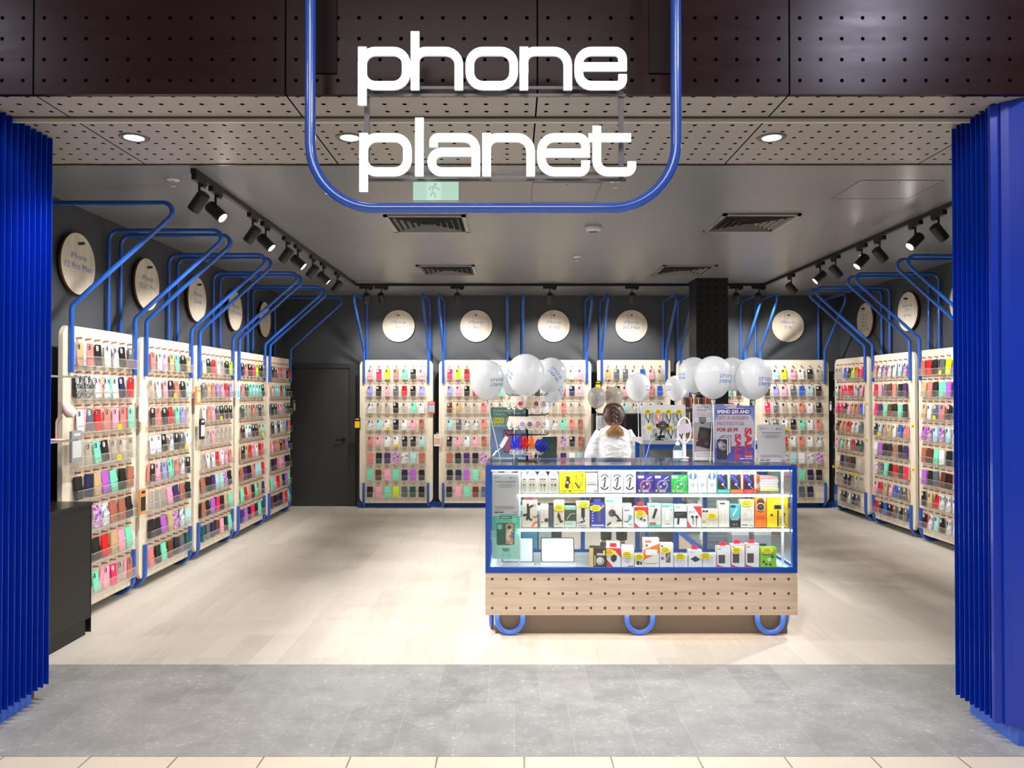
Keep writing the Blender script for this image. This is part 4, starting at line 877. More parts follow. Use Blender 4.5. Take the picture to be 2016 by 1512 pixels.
product(1414.5, 1436, 987, 1, .06, (220, 212, 200), [('r', .1, .88, .6, .95, (70, 68, 70)), ('l', [(.4, .7), (.4, .08)], .04, WH), ('l', [(.75, .55), (.75, .08)], .04, WH), ('c', .36, .68, .07, WH), ('c', .76, .56, .07, WH)], 'tall white wired earphone box on the middle shelf', G2)
product(1436.5, 1457.5, 993, 1, .06, (84, 182, 188), [('r', .08, .86, .55, .96, (30, 44, 52)), ('l', [(.3, .5), (.65, .8)], .12, WH), ('r', 0, 0, 1, .38, (28, 26, 28)), ('t', 'HEADSET', .5, .30, .075, WH, 'c', .78, 0, .03), ('c', .4, .12, .07, (180, 180, 180)), ('c', .65, .12, .05, (180, 180, 180))], 'turquoise and black headset box', G2)
product(1458, 1485, 984, 1, .06, (224, 216, 202), [('o', .65, .6, .1, .15, (190, 186, 180)), ('l', [(.6, .56), (.68, .3)], .1, WH), ('o', .3, .45, .08, .12, (200, 196, 190)), ('r', .15, .26, .85, .32, LG), ('r', .06, .06, .5, .09, BK_)] + [('c', u, .06, .03, BK_) for u in (.68, .78, .88)], 'beige wireless earbud box with yellow sticker near the orange box', G2, (.45, .88, .9))
product(1486, 1508.5, 978, 1, .06, (250, 120, 20), [('R', .18, .48, .82, .95, .3, (60, 34, 24)), ('o', .5, .66, .32, .38, (226, 200, 190)), ('c', .5, .68, .14, (100, 70, 70)), ('r', .1, .26, .9, .38, (226, 96, 20)), ('r', .85, .85, .95, .98, WH)], 'bright orange box on the middle shelf', G2)
product(1509.5, 1551.5, 979, 1, .06, (250, 214, 0), [('o', .52, .74, .17, .20, (250, 246, 220)), ('r', .34, .6, .68, .74, (60, 56, 60)), ('c', .51, .67, .08, (26, 24, 26)), ('r', .48, .02, .56, .56, (90, 80, 60)), ('l', [(.82, .2), (.82, .5)], .03, (60, 50, 60)), ('c', .82, .42, .06, (90, 60, 90)), ('l', [(.82, .2), (.7, .06)], .03, (80, 70, 60)), ('l', [(.82, .2), (.94, .04)], .03, (80, 70, 60)), ('c', .22, .4, .06, (60, 50, 70)), ('r', .06, .94, .3, .97, (180, 140, 0))] + [('c', .65, v, .03, (80, 66, 20)) for v in (.09, .17, .25, .33)], 'big yellow selfie stick box at the right end of the middle shelf', G2)
# case floor
product(1160, 1193.5, 1079, 2, .09, (52, 44, 38), [('r', .45, .62, .95, .74, (200, 190, 170)), ('o', .64, .34, .18, .24, (210, 200, 170)), ('c', .62, .36, .17, (226, 220, 200)), ('l', [(.32, .1), (.34, .6)], .05, (226, 226, 220)), ('r', 0, .0, .24, 1, (222, 184, 110))], 'black and gold headphone box on the case floor', G3, rot=radians(-6))
product(1194, 1222.5, 1079, 2, .06, (236, 232, 230), [('r', 0, .86, 1, 1, (228, 40, 44)), ('p', [(1, .5), (.6, .86), (1, .86)], (222, 30, 36)), ('p', [(0, 0), (.5, 0), (0, .42)], (214, 26, 34)), ('p', [(.3, .55), (.5, .68), (.72, .6), (.7, .38), (.5, .26), (.3, .36)], (40, 38, 42))], 'red and white box picturing a black cube charger', G3, (.15, .78, .85), (228, 40, 44))
product(1194, 1221, 1066, 2, .05, (236, 236, 236), lines(.3, .7, .94, 2, .03, LG), 'plain white box behind the red and white cube charger box', G3, y=PY+0.08)
product(1223, 1249, 1082, 2, .06, (226, 224, 222), [('R', .3, .26, .66, .6, .12, (180, 178, 180)), ('R', .34, .32, .7, .66, .12, (206, 204, 206)), ('r', .5, .04, .95, .1, GR)], 'white wall charger box with yellow sticker', G3, (.45, .72, .8))
product(1223, 1247, 1073, 2, .05, (240, 240, 240), lines(.3, .8, .95, 1, .03, LG), 'plain white box behind the wall charger box', G3, y=PY+0.08)
product(1249.5, 1267, 1092, 2, .06, (228, 226, 224), [('R', .2, .2, .55, .5, .05, (50, 48, 52)), ('R', .62, .2, .84, .44, .05, (60, 58, 62))], 'smallest white charger box on the case floor, yellow sticker', G3, (.5, .80, 1.15))
product(1266.5, 1298, 1060, 2, .06, (228, 222, 216), [('p', [(0, .26), (1, .5), (1, .82), (0, .6)], (236, 110, 40)), ('r', .1, .86, .28, .93, (220, 90, 50)), ('r', .3, .86, .48, .93, (220, 90, 50)), ('R', .12, .42, .88, .62, .1, (240, 238, 232)), ('l', [(.4, .6), (.36, .78)], .03, (240, 238, 232)), ('c', .2, .76, .08, (150, 120, 60)), ('r', .1, .12, .85, .15, (210, 150, 130))], 'tall white and orange wireless charger box', G3)
product(1298.5, 1326, 1070, 2, .06, (226, 222, 218), [('R', .44, .2, .78, .66, .06, (90, 92, 96)), ('l', [(.5, .3), (.7, .56)], .1, (170, 170, 176)), ('c', .2, .38, .12, (170, 90, 90)), ('r', .08, .86, .25, .92, (70, 110, 170))], 'white charging stand box with yellow sticker, right of the orange box', G3, (.4, .72, .75))
product(1327, 1354, 1092, 2, .05, (230, 230, 232), [('o', .5, .36, .3, .33, (190, 190, 196)), ('c', .5, .36, .3, (214, 214, 220))], 'low white box with a round charging pad', G3, (.45, .85, .8))
product(1355, 1382.5, 1083, 2, .05, (230, 226, 226), [('p', [(.15, .48), (.5, .66), (.88, .46), (.5, .3)], (50, 48, 52)), ('t', 'hoco', .12, .84, .08, GR, 'l')] + [('c', u, .12, .03, GR) for u in (.25, .5, .75)], 'white box with a black square charging pad and a red hang tab', G3, None, (226, 30, 80))
product(1383, 1410, 1090, 2, .05, (226, 224, 226), [('R', .3, .2, .8, .6, .05, (214, 212, 216)), ('r', .5, .7, .8, .73, GR)], 'low white box left of the power bank boxes, yellow sticker', G3, (.22, .84, .85))
for x0, yt, st, lab in ((1411, 1076, None, 'leftmost of the three'), (1439, 1072, (.4, .74, .72), 'middle one, with yellow sticker'), (1467.5, 1071, None, 'rightmost and tallest of the three')):
    product(x0, x0+27.3, yt, 2, .05, (232, 226, 224), [('r', 0, .97, 1, 1, (244, 150, 160)), ('r', 0, 0, .03, 1, (240, 140, 150)), ('R', .12, .2, .6, .6, .03, (74, 68, 66)), ('p', [(0, 0), (.8, 0), (.3, .06), (0, .14)], (206, 30, 50)), ('r', .1, .86, .3, .9, GR)] + lines(.68, .92, .5, 3, .12, LG), 'white and red power bank box, ' + lab, G3, st, (226, 30, 60))
product(1496.5, 1529, 1078, 2, .06, (128, 196, 40), [('r', 0, .9, 1, 1, (150, 210, 60)), ('c', .55, .4, .12, (220, 220, 216)), ('c', .2, .28, .08, (40, 60, 30)), ('c', .36, .16, .08, (40, 60, 30)), ('c', .62, .14, .08, (40, 60, 30)), ('c', .74, .54, .08, (40, 60, 30)), ('r', .1, .62, .8, .65, (60, 120, 20))], 'lime green box at the right of the case floor', G3, (.42, .86, .72))
# tablet keyboards
def keyboard_case(x0, x1, lab):
    a = P(x0, 1060, PY+0.10); b = P(x1, 1060, PY+0.10); w = b.x-a.x
    r = thing('tablet_keyboard', lab, 'tablet keyboard', ((a.x+b.x)/2, PY+0.10, ZS[2]), 0, 'tablet keyboard cases on the case floor')
    T = Matrix.Translation((0, 0.0, 0.012)) @ Matrix.Rotation(radians(-12), 4, 'X')
    MB().rrect(0, 0.086, w, 0.172, 0.01, 0, 0.012, 0, T, bev=.002).build('cover', mat((60, 62, 70), .4), r)
    MB().rrect(0, 0.086, w-0.012, 0.160, 0.007, -0.0012, 0.0, 0, T).build('screen_insert', mat((236, 240, 250), .3), r)
    T2 = Matrix.Rotation(pi/2, 4, 'X'); m = MB().rrect(0, 0.075, w+0.01, 0.15, 0.008, -0.010, -0.001, 0, Matrix.Translation((0, -0.15+0.01, 0)) @ Matrix.Rotation(-pi/2, 4, 'X'))
    MB().box(-w/2-.003, w/2+.003, -0.085, 0.005, 0.0, 0.012).build('keyboard_base', mat((222, 224, 230), .4), r)
    m = MB(); n = 13
    for j in range(4):
        for i in range(n): m.box(-w/2+.006+i*(w-.012)/n, -w/2+.006+(i+.86)*(w-.012)/n, -0.078+j*.019, -0.063+j*.019, 0.012, 0.015)
    m.build('keys', mat((196, 200, 212), .4), r)
keyboard_case(988, 1050, 'white tablet in a keyboard case half behind the mint phone case box')
keyboard_case(1065, 1131, 'white tablet in a grey keyboard case, fully visible on the case floor')
# mint green phone case box stood on end at the left
a = P(968.5, 1015, 5.325); b = P(1023.5, 1015, 5.325); w = b.x-a.x; zb = P(990, 1100, 5.325).z; h = a.z-zb
r = thing('case_poster', 'mint green advertising card picturing a green ribbed phone case, left end of the counter', 'poster', ((a.x+b.x)/2, 5.325, zb))
MB().box(-w/2, w/2, 0, 0.012, 0, h).build('card', mat((158, 214, 196), .45), r)
mats = []; it = [('r', 0, .62, 1, 1, (88, 178, 152)), ('p', [(0, .62), (.5, .72), (1, .56), (1, .5), (0, .5)], (112, 196, 170)), ('c', .8, .9, .1, (120, 200, 176)), ('R', .28, .93, .7, .99, .03, (26, 60, 50)), ('t', 'LIFEPROOF', .49, .945, .028, WH, 'c', 1.1, 0, .02),
    ('R', .17, .32, .62, .83, .06, (34, 96, 84)), ('R', .2, .68, .36, .80, .05, (110, 196, 170)), ('R', .46, .33, .80, .82, .05, (30, 44, 44)), ('R', .49, .34, .77, .81, .04, (188, 150, 120)), ('p', [(.52, .58), (.6, .7), (.68, .72), (.74, .6), (.7, .5), (.62, .42), (.52, .44)], (232, 196, 164)), ('c', .62, .73, .07, (70, 50, 40)), ('p', [(.68, .64), (.76, .6), (.76, .46), (.68, .48)], (70, 110, 190)), ('l', [(.52, .46), (.66, .54), (.6, .38), (.7, .37)], .05, (226, 186, 150)),
    ('t', 'WAKE', .10, .44, .10, (196, 230, 216), 'l', .55, pi/2), ('t', 'EXAWE', .96, .34, .09, (180, 226, 210), 'l', .5, pi/2), ('r', .36, .22, .64, .24, (60, 110, 100)), ('r', .40, .18, .6, .20, (60, 110, 100)), ('o', .4, .1, .03, .04, (90, 150, 136)), ('o', .6, .1, .03, .04, (90, 150, 136))]
it += [('r', .2, .36+i*.035, .44, .365+i*.035, (26, 84, 72)) for i in range(9)]
art(it, w, h, mats, -0.0002).build('front_print', mats, r)
MB().box(-w/2+.02, w/2-.02, 0.013, 0.05, 0.0, 0.006).build('rest', M_ACR, r); 
# notices
NOTE = [('o', .13, .90, .035, .05, (110, 106, 112)), ('r', .2, .90, .34, .906, GR), ('r', .2, .885, .3, .891, GR), ('p', [(.66, .87), (.70, .92), (.71, .87)], (40, 38, 44)), ('t', 'SafeWA', .73, .875, .024, (50, 48, 52), 'l', 1.05),
        ('t', 'Do your part to keep WA safe', .5, .775, .026, (60, 56, 66), 'c', 1.05, 0, .03), ('r', .28, .725, .74, .733, GR), ('r', .18, .69, .86, .698, GR), ('r', .28, .655, .74, .663, GR)] + [('r', .1, v, u, v+.006, GR) for v, u in ((.19, .8), (.165, .86), (.14, .84), (.10, .5))] + [('R', .09, .045, .25, .07, .01, (50, 46, 52)), ('R', .28, .045, .44, .07, .01, (50, 46, 52)), ('r', .8, .05, .95, .065, GR)]
def notice(x0, x1, y0, y1, Y, lab, z0=None, base=True):
    a = P(x0, y0, Y); b = P(x1, y0, Y); w = b.x-a.x; zb = P((x0+x1)/2, y1, Y).z if z0 is None else z0; h = a.z-zb
    r = thing('notice_stand', lab, 'notice', ((a.x+b.x)/2, Y, zb))
    MB().box(-w/2, w/2, 0, 0.0015, 0.004, h).build('paper', mat((214, 204, 208), .6), r)
    mats = []; art(NOTE, w, h, mats, -0.0002).build('front_print', mats, r)
    MB().box(-w/2-.003, w/2+.003, -0.0035, -0.0015, 0, h+.004).box(-w/2-.003, w/2+.003, 0.002, 0.004, 0, h+.004).build('acrylic_sleeve', M_GLASS, r)
    if base: MB().box(-w/2-.003, w/2+.003, -0.0035, 0.07, -0.0, 0.003).build('acrylic_foot', M_GLASS, r)
notice(1491, 1546, 836, 912, 5.46, 'lilac paper notice in a clear stand at the right end of the counter top', ZT+0.006)
notice(969, 1021, 931, 1013, 5.318, 'lilac paper notice behind the glass at the left of the counter', None, False)
# sale poster
def a3(x0, x1, yt, Y, items, base, lab, foot=True):
    a = P(x0, yt, Y); b = P(x1, yt, Y); w = b.x-a.x; zb = ZT+0.006; h = a.z-zb-0.006
    r = thing('poster_stand', lab, 'poster', ((a.x+b.x)/2, Y, zb))
    MB().box(-w/2, w/2, 0, 0.0015, 0.006, h+.006).build('poster', mat(base, .5), r)
    mats = []; art(items, w, h, mats, -0.0002, Matrix.Translation((0, 0, .006))).build('front_print', mats, r)
    MB().box(-w/2-.006, w/2+.006, -0.006, -0.003, 0, h+.012).box(-w/2-.006, w/2+.006, 0.0025, 0.0045, 0, h+.012).build('acrylic_sleeve', M_GLASS, r)
    MB().box(-w/2-.006, w/2+.006, -0.03, 0.07, 0, 0.004).build('acrylic_foot', M_SHELFGLASS, r)
    m = MB()
    for s in (-1, 1): m.box(s*(w/2+.006)-.0015, s*(w/2+.006)+.0015, -0.0065, 0.005, 0, h+.013)
    m.build('sleeve_edge', mat((240, 240, 244), .3), r)
BL_ = (116, 140, 214); PU = (78, 66, 176); LV = (206, 196, 206); MV = (176, 140, 164); CR = (206, 40, 66)
ell = [(.5+.52*cos(2*pi*i/40), .56+.44*sin(2*pi*i/40)) for i in range(40)]
ell = [(min(max(a, 0), 1), b) for a, b in ell]
a3(1406.5, 1484.5, 799, 5.46, [('p', ell, LV), ('r', .55, .965, 1, 1, (90, 104, 190)), ('p', [(0, 0), (1, 0), (1, .24), (.72, .28), (.3, .27), (0, .24)], PU), ('R', .03, .845, .92, .945, .05, (70, 46, 140)), ('t', 'SPEND $35 AND', .06, .866, .060, (250, 236, 250), 'l', .94, 0, .045),
    ('t', 'GET A SCREEN', .06, .757, .060, MV, 'l', 1.0, 0, .04), ('t', 'PROTECTOR', .06, .652, .060, MV, 'l', 1.0, 0, .04), ('t', 'FOR $5.99', .06, .543, .060, (176, 36, 76), 'l', 1.0, 0, .045),
    ('t', 'SALE', .77, .61, .115, CR, 'l', 1.55, -pi/2, .05), ('t', 'SALE', .52, .50, .100, CR, 'l', 1.55, -pi/2, .05),
    ('R', .17, .14, .42, .47, .04, (40, 36, 60)), ('R', .185, .15, .405, .46, .04, LV), ('R', .12, .10, .36, .44, .04, (40, 36, 60)), ('R', .135, .11, .345, .43, .04, LV), ('R', .06, .04, .31, .40, .035, (16, 14, 20)), ('R', .08, .05, .29, .385, .03, (44, 42, 52)), ('p', [(.08, .34), (.16, .38), (.29, .30), (.29, .22), (.2, .2), (.1, .24)], (150, 148, 156)), ('c', .13, .3, .045, (190, 190, 196)), ('c', .24, .26, .035, (90, 90, 100)),
    ('t', 'T&CS APPLY', .96, .085, .018, (240, 230, 250), 'r', 1.0, 0, .03), ('t', 'LIMITED TIME ONLY', .96, .045, .018, (240, 230, 250), 'r', 1.0, 0, .03)], BL_, 'blue and red sale poster in a clear stand on the counter')
a3(1366, 1446, 796, 5.58, [('r', 0, 0, 1, .70, (178, 164, 172)), ('t', 'A LITTLE', .08, .935, .038, (60, 50, 60), 'l', .95), ('R', .53, .925, .75, .985, .02, (40, 36, 44)), ('t', 'PRONE?', .08, .875, .038, (60, 50, 60), 'l', .95), ('t', 'GET THE ULTIMATE SCREEN', .08, .832, .018, (190, 60, 90), 'l', 1.1), ('t', 'YOU BREAK YOUR SCREEN', .08, .80, .018, (190, 60, 90), 'l', 1.1), ('r', 0, .68, 1, .76, (226, 222, 236)),
    ('p', [(.12, .77), (.3, .77), (.3, .69), (.21, .64), (.12, .69)], (50, 44, 54)), ('r', .12, .745, .3, .752, WH), ('r', .12, .715, .3, .722, WH), ('r', .13, .688, .29, .694, WH), ('p', [(.14, .60), (.46, .56), (.38, .20), (.04, .26)], (44, 32, 44)), ('c', .24, .46, .10, (66, 62, 40)), ('c', .3, .3, .05, (90, 80, 96)), ('l', [(.02, .42), (.08, .40)], .05, (214, 130, 120)), ('l', [(.02, .37), (.08, .35)], .05, (214, 130, 120)),
    ('p', [(.5, .6), (.6, .66), (.9, .6), (1, .3), (.9, .16), (.36, .16), (.46, .3)], (196, 128, 134)), ('r', 0, 0, 1, .15, (226, 216, 220)), ('t', '2 Year Device Screen', .06, .105, .028, (80, 70, 96), 'l'), ('t', 'Replacement Guarantee', .06, .06, .028, (190, 60, 80), 'l')], (216, 206, 214), 'pink and grey phone repair poster half behind the sale poster')
a3(966, 1040, 802, 5.80, [('p', [(0, 0), (1, 0), (1, .5), (0, .62)], (122, 144, 190)), ('p', [(0, .62), (1, .5), (1, .8), (0, .8)], (132, 164, 172)), ('t', 'IPHONE SCREEN', .07, .915, .036, (226, 230, 230), 'l', 1.05, 0, .03), ('t', 'TAKE A FURTHER', .07, .84, .045, (176, 214, 210), 'l', 1.05, 0, .03), ('t', '$20 OFF', .06, .69, .105, (240, 226, 60), 'l', .95, 0, .06), ('t', 'ALREADY REDUCED', .07, .62, .036, (226, 230, 234), 'l', 1.05, 0, .03),
    ('R', .34, .1, .66, .55, .03, (120, 40, 66)), ('R', .36, .12, .64, .53, .03, (176, 96, 120)), ('p', [(0, 0), (.8, 0), (1, .2), (1, 0)], (90, 110, 180))], (112, 156, 150), 'green and blue offer poster behind the spinner rack')
# ------------------------------------------------------------------ balloons
def rho(d, R):
    """distance from the centre to the balloon skin in direction d"""
    dn = max(0.0, -d.z); return R * (1.0 + 0.06*abs(d.z) + 0.24*dn**3.2)
M_BAL = None
def balloon_mat(col, tr, name):
    t = NT(name); b = t.b; b.inputs['Base Color'].default_value = L3(col); b.inputs['Roughness'].default_value = 0.22
    b.inputs['Coat Weight'].default_value = 0.3
    tl = t.n('ShaderNodeBsdfTransparent'); tl.inputs[0].default_value = (1, 1, 1, 1)
    ts = t.n('ShaderNodeBsdfTranslucent'); ts.inputs[0].default_value = L3(col)
    m1 = t.n('ShaderNodeMixShader'); m1.inputs[0].default_value = 0.35; t.link(b.outputs[0], m1.inputs[1]); t.link(ts.outputs[0], m1.inputs[2])
    fw = t.n('ShaderNodeLayerWeight'); fw.inputs[0].default_value = 0.35
    f = t.math('MULTIPLY', t.math('SUBTRACT', 1.0, fw.outputs['Facing']), tr)
    m2 = t.n('ShaderNodeMixShader'); t.link(f, m2.inputs[0]); t.link(m1.outputs[0], m2.inputs[1]); t.link(tl.outputs[0], m2.inputs[2]); t.link(m2.outputs[0], t.out.inputs[0])
    return t.m
BM1 = balloon_mat((236, 238, 240), 0.12, 'white_latex'); BM2 = balloon_mat((196, 190, 182), 0.35, 'sheer_latex')
M_PRT = mat((62, 112, 196), 0.4)
def balloon(cx_, cy_, rx, Y, lab, stick=None, txt=None, tilt=(0, 0), m=None, grp='white balloons around the counter'):
    c = P(cx_, cy_, Y); R = rx/F*Y; rot = Matrix.Rotation(radians(tilt[1]), 4, 'Y') @ Matrix.Rotation(radians(tilt[0]), 4, 'X')
    r = thing('balloon', lab, 'balloon', c, 0, grp); N = 32; K_ = 22; vs = []
    for i in range(1, K_):
        ph = -pi/2 + pi*i/K_
        for j in range(N):
            d = Vector((cos(ph)*cos(2*pi*j/N), cos(ph)*sin(2*pi*j/N), sin(ph))); vs.append(rot @ (d*rho(d, R)))
    fs = [(i*N+j, i*N+(j+1) % N, (i+1)*N+(j+1) % N, (i+1)*N+j) for i in range(K_-2) for j in range(N)]
    n0 = len(vs); vs += [rot @ Vector((0, 0, -rho(Vector((0, 0, -1)), R))), rot @ Vector((0, 0, rho(Vector((0, 0, 1)), R)))]
    fs += [(n0, (j+1) % N, j) for j in range(N)] + [(n0+1, (K_-2)*N+j, (K_-2)*N+(j+1) % N) for j in range(N)]
    sk = MB().add(vs, fs, 0, True).build('latex_skin', m or BM1, r)
    kb = Vector((0, 0, -rho(Vector((0, 0, -1)), R)))
    MB().lathe([(0.004, kb.z+0.006), (0.005, kb.z-0.004), (0.011, kb.z-0.014), (0.004, kb.z-0.012)], 12, 0, rot).build('knot', m or BM1, r)
    if txt:
        az, el, roll, sc = txt; mb = MB(); ca, sa = cos(radians(roll)), sin(radians(roll))
        def mp(u, v):
            u, v = (u*ca - v*sa)*sc, (u*sa + v*ca)*sc
            a = radians(az) + u; e = radians(el) + v; d = Vector((sin(a)*cos(e), -cos(a)*cos(e), sin(e)))
            return rot @ (d * (rho(d, R)*1.004))
        for word, x0, z0 in (('phone', -3.1, 0.25), ('planet', -3.1, -1.5)):
            for ch, ox in WORDS[word]:
                for st in gly(ch):
                    pts = []
                    for a, b in zip(st[:-1], st[1:]):
                        n = max(1, int(hypot(b[0]-a[0], b[1]-a[1])/0.3))
                        for q in range(n): pts.append((a[0]+(b[0]-a[0])*q/n, a[1]+(b[1]-a[1])*q/n))
                    pts.append(st[-1])
                    for a, b in zip(pts[:-1], pts[1:]):
                        dx, dz = b[0]-a[0], b[1]-a[1]; l = hypot(dx, dz) or 1; nx, nz = -dz/l*.075, dx/l*.075; ex, ez = dx/l*.02, dz/l*.02
                        mb.add([mp(x0+ox+p[0], z0+p[1]) for p in ((a[0]-nx-ex, a[1]-nz-ez), (b[0]-nx+ex, b[1]-nz+ez), (b[0]+nx+ex, b[1]+nz+ez), (a[0]+nx-ex, a[1]+nz-ez))], [(0, 1, 2, 3)])
        mb.build('lettering', M_PRT, sk)
    if stick is not None:
        k = c + rot @ (kb + Vector((0, 0, -0.012))); e = Vector(stick); MB().cyl(k-c, e-c, 0.0028, 8).build('stick', M_WHITE, r)
        MB().lathe([(0.004, -0.03), (0.016, 0.0), (0.018, 0.004)], 12, 0, Matrix.Translation(k-c) ).build('cup', M_WHITE, r)
ZC = ZT+0.006
def foot(px, Y): p = P(px, 900, Y); return (p.x, Y, ZC)
balloon(959, 744, 33.5, 5.60, 'white balloon at the left end of the counter bunch', foot(985, 5.72), (42, -14, 2, .155))
balloon(1013, 742, 31, 5.80, 'white balloon mostly hidden behind the front one of the left bunch', foot(1012, 5.73))
balloon(1035, 735, 36.5, 5.28, 'plain white balloon at the front of the left bunch, over the spinner rack', (P(1037.5, 909, 5.54).x, 5.53, ZC+.488), (-68, -12, -50, .13), (-28, 0))
balloon(1085, 735, 29.5, 5.70, 'white balloon with slanting blue lettering, right of the left bunch', foot(1050, 5.84), (16, -8, -34, .165), (-8, 14))
balloon(1088, 762, 25, 6.0, 'white balloon tucked low behind the slanting lettered one', foot(1058, 5.86), (48, -12, -40, .155), (0, 10))
balloon(1175, 781, 18, 8.9, 'small sheer grey balloon left of the woman with readable blue lettering', (P(1175, 905, 8.9).x, 8.9, 1.02), (22, -10, 6, .16), (0, 0), BM2, 'sheer balloons over the staff side')
balloon(1208, 780, 17.5, 9.0, 'small sheer grey balloon just above the woman\'s head', (P(1208, 905, 9.0).x, 9.0, 1.02), (-66, -12, -6, .15), (0, 0), BM2, 'sheer balloons over the staff side')
balloon(1256, 760, 24, 7.3, 'white balloon above the left of the cable display', (P(1258, 870, 6.98).x, 7.0, 1.25), (56, -8, 4, .15))
balloon(1331, 762, 21.5, 7.2, 'white balloon above the right of the cable display, blue letters on its left', (P(1331, 870, 6.98).x, 7.0, 1.25), (-68, -8, 8, .14))
balloon(1366, 735, 30, 5.88, 'white balloon at the left of the right bunch', foot(1368, 5.86), (-70, -10, 0, .13))
balloon(1404, 739, 36, 5.55, 'front left lettered balloon of the right bunch, above the posters', foot(1398, 5.52), (34, -10, -2, .155))
balloon(1441, 734, 28.5, 5.86, 'white balloon at the back of the right bunch, letters half hidden', foot(1428, 5.80), (20, -20, 0, .16))
balloon(1483, 741, 35.5, 5.50, 'rightmost lettered balloon of the right bunch', foot(1486, 5.56), (28, -16, -2, .155))

# ------------------------------------------------------------------ spinner rack on the counter
sx = P(1037.5, 909, 5.54).x; SYY = 5.54
r = thing('spinner_rack', 'black three-tier spinner rack on the counter top', 'spinner rack', (sx, SYY, ZC))
MB().prism(rr(0, 0, 0.14, 0.14, 0.03), -0.008, 0.0, 0, Matrix.Translation((0, 0, 0)) @ Matrix.Rotation(-pi/2, 4, 'X')).build('base', M_BLACK, r)
MB().cyl((0, 0, 0.006), (0, 0, 0.49), 0.0085, 12).build('pole', M_BLACK, r)
tiers = [(P(1037, 778, SYY).z-ZC, .155), (P(1037, 817, SYY).z-ZC, .158), (P(1037, 856, SYY).z-ZC, .16)]
for z, rad in tiers:
    tr = MB().sweep([(0.05*cos(2*pi*i/20), 0.05*sin(2*pi*i/20), z) for i in range(20)], 0.003, 6, closed=True).sweep([(0.10*cos(2*pi*i/24), 0.10*sin(2*pi*i/24), z) for i in range(24)], 0.0022, 6, closed=True).build('tier_ring', M_BLACK, r)
    for i in range(12):
        a = 2*pi*i/12 + 0.26; c_, s_ = cos(a), sin(a)
        MB().sweep([(0.0*c_, 0.0*s_, z), (rad*.88*c_, rad*.88*s_, z), (rad*c_, rad*s_, z+0.014)], 0.0022, 6).build('hook', M_BLACK, tr)
def card(i, tier, a, rad, col, c2, lab):
    z = tiers[tier][0]; q = thing('grip_card', lab, 'phone grip', (sx + rad*sin(a), SYY - rad*cos(a), ZC + z - 0.004), a*0.75, 'round phone grips hanging on the spinner')
    pts = [(0.027*cos(pi+pi*k/10), -0.068+0.030*sin(pi+pi*k/10)) for k in range(11)] + [(0.024, -0.004), (-0.024, -0.004)]
    MB().prism(pts, -0.001, 0.001, 0, Matrix.Rotation(radians(-8), 4, 'X')).build('card', mat((214, 204, 186), .5), q)
    g = MB().disc(0, -0.058, 0.0225, -0.012, -0.001, 0, Matrix.Rotation(radians(-8), 4, 'X')).build('grip', mat((232, 226, 214), .4), q)
    MB().disc(0, -0.058, 0.0175, -0.0132, -0.0115, 0, Matrix.Rotation(radians(-8), 4, 'X')).ring(0, -0.058, 0.006, 0.011, -0.0138, 1, T=Matrix.Rotation(radians(-8), 4, 'X')).build('face', [mat(col, .35), mat(c2, .35)], g)
cs = [[(-1.25, (200, 200, 196), (150, 190, 160), 'pale green patterned phone grip at the left of the top tier'), (-.75, (226, 222, 210), (160, 200, 170), 'cream phone grip, second on the top tier'), (-.36, (214, 50, 116), (196, 40, 100), 'bright pink phone grip on the top tier'), (0.08, (206, 172, 110), (226, 200, 140), 'gold phone grip on the top tier'), (.46, (156, 72, 56), (140, 60, 46), 'red-brown phone grip on the top tier'), (.98, (60, 56, 62), (210, 208, 212), 'black and white phone grip on the top tier')],
      [(-1.1, (232, 214, 214), (220, 190, 196), 'pale pink phone grip at the left of the middle tier'), (-.62, (206, 204, 176), (226, 224, 200), 'cream green phone grip on the middle tier'), (-.25, (150, 128, 196), (176, 156, 214), 'lavender phone grip on the middle tier'), (.12, (74, 56, 78), (150, 140, 160), 'dark mosaic phone grip on the middle tier'), (.55, (196, 20, 48), (240, 226, 226), 'red starred phone grip on the middle tier'), (1.02, (226, 226, 222), (40, 40, 40), 'white spotted phone grip at the right of the middle tier')]]
for t_i, lst in enumerate(cs):
    for i, (a, c1, c2, lab) in enumerate(lst): card(i, t_i, a, 0.125, c1, c2, lab)
z3 = tiers[2][0]
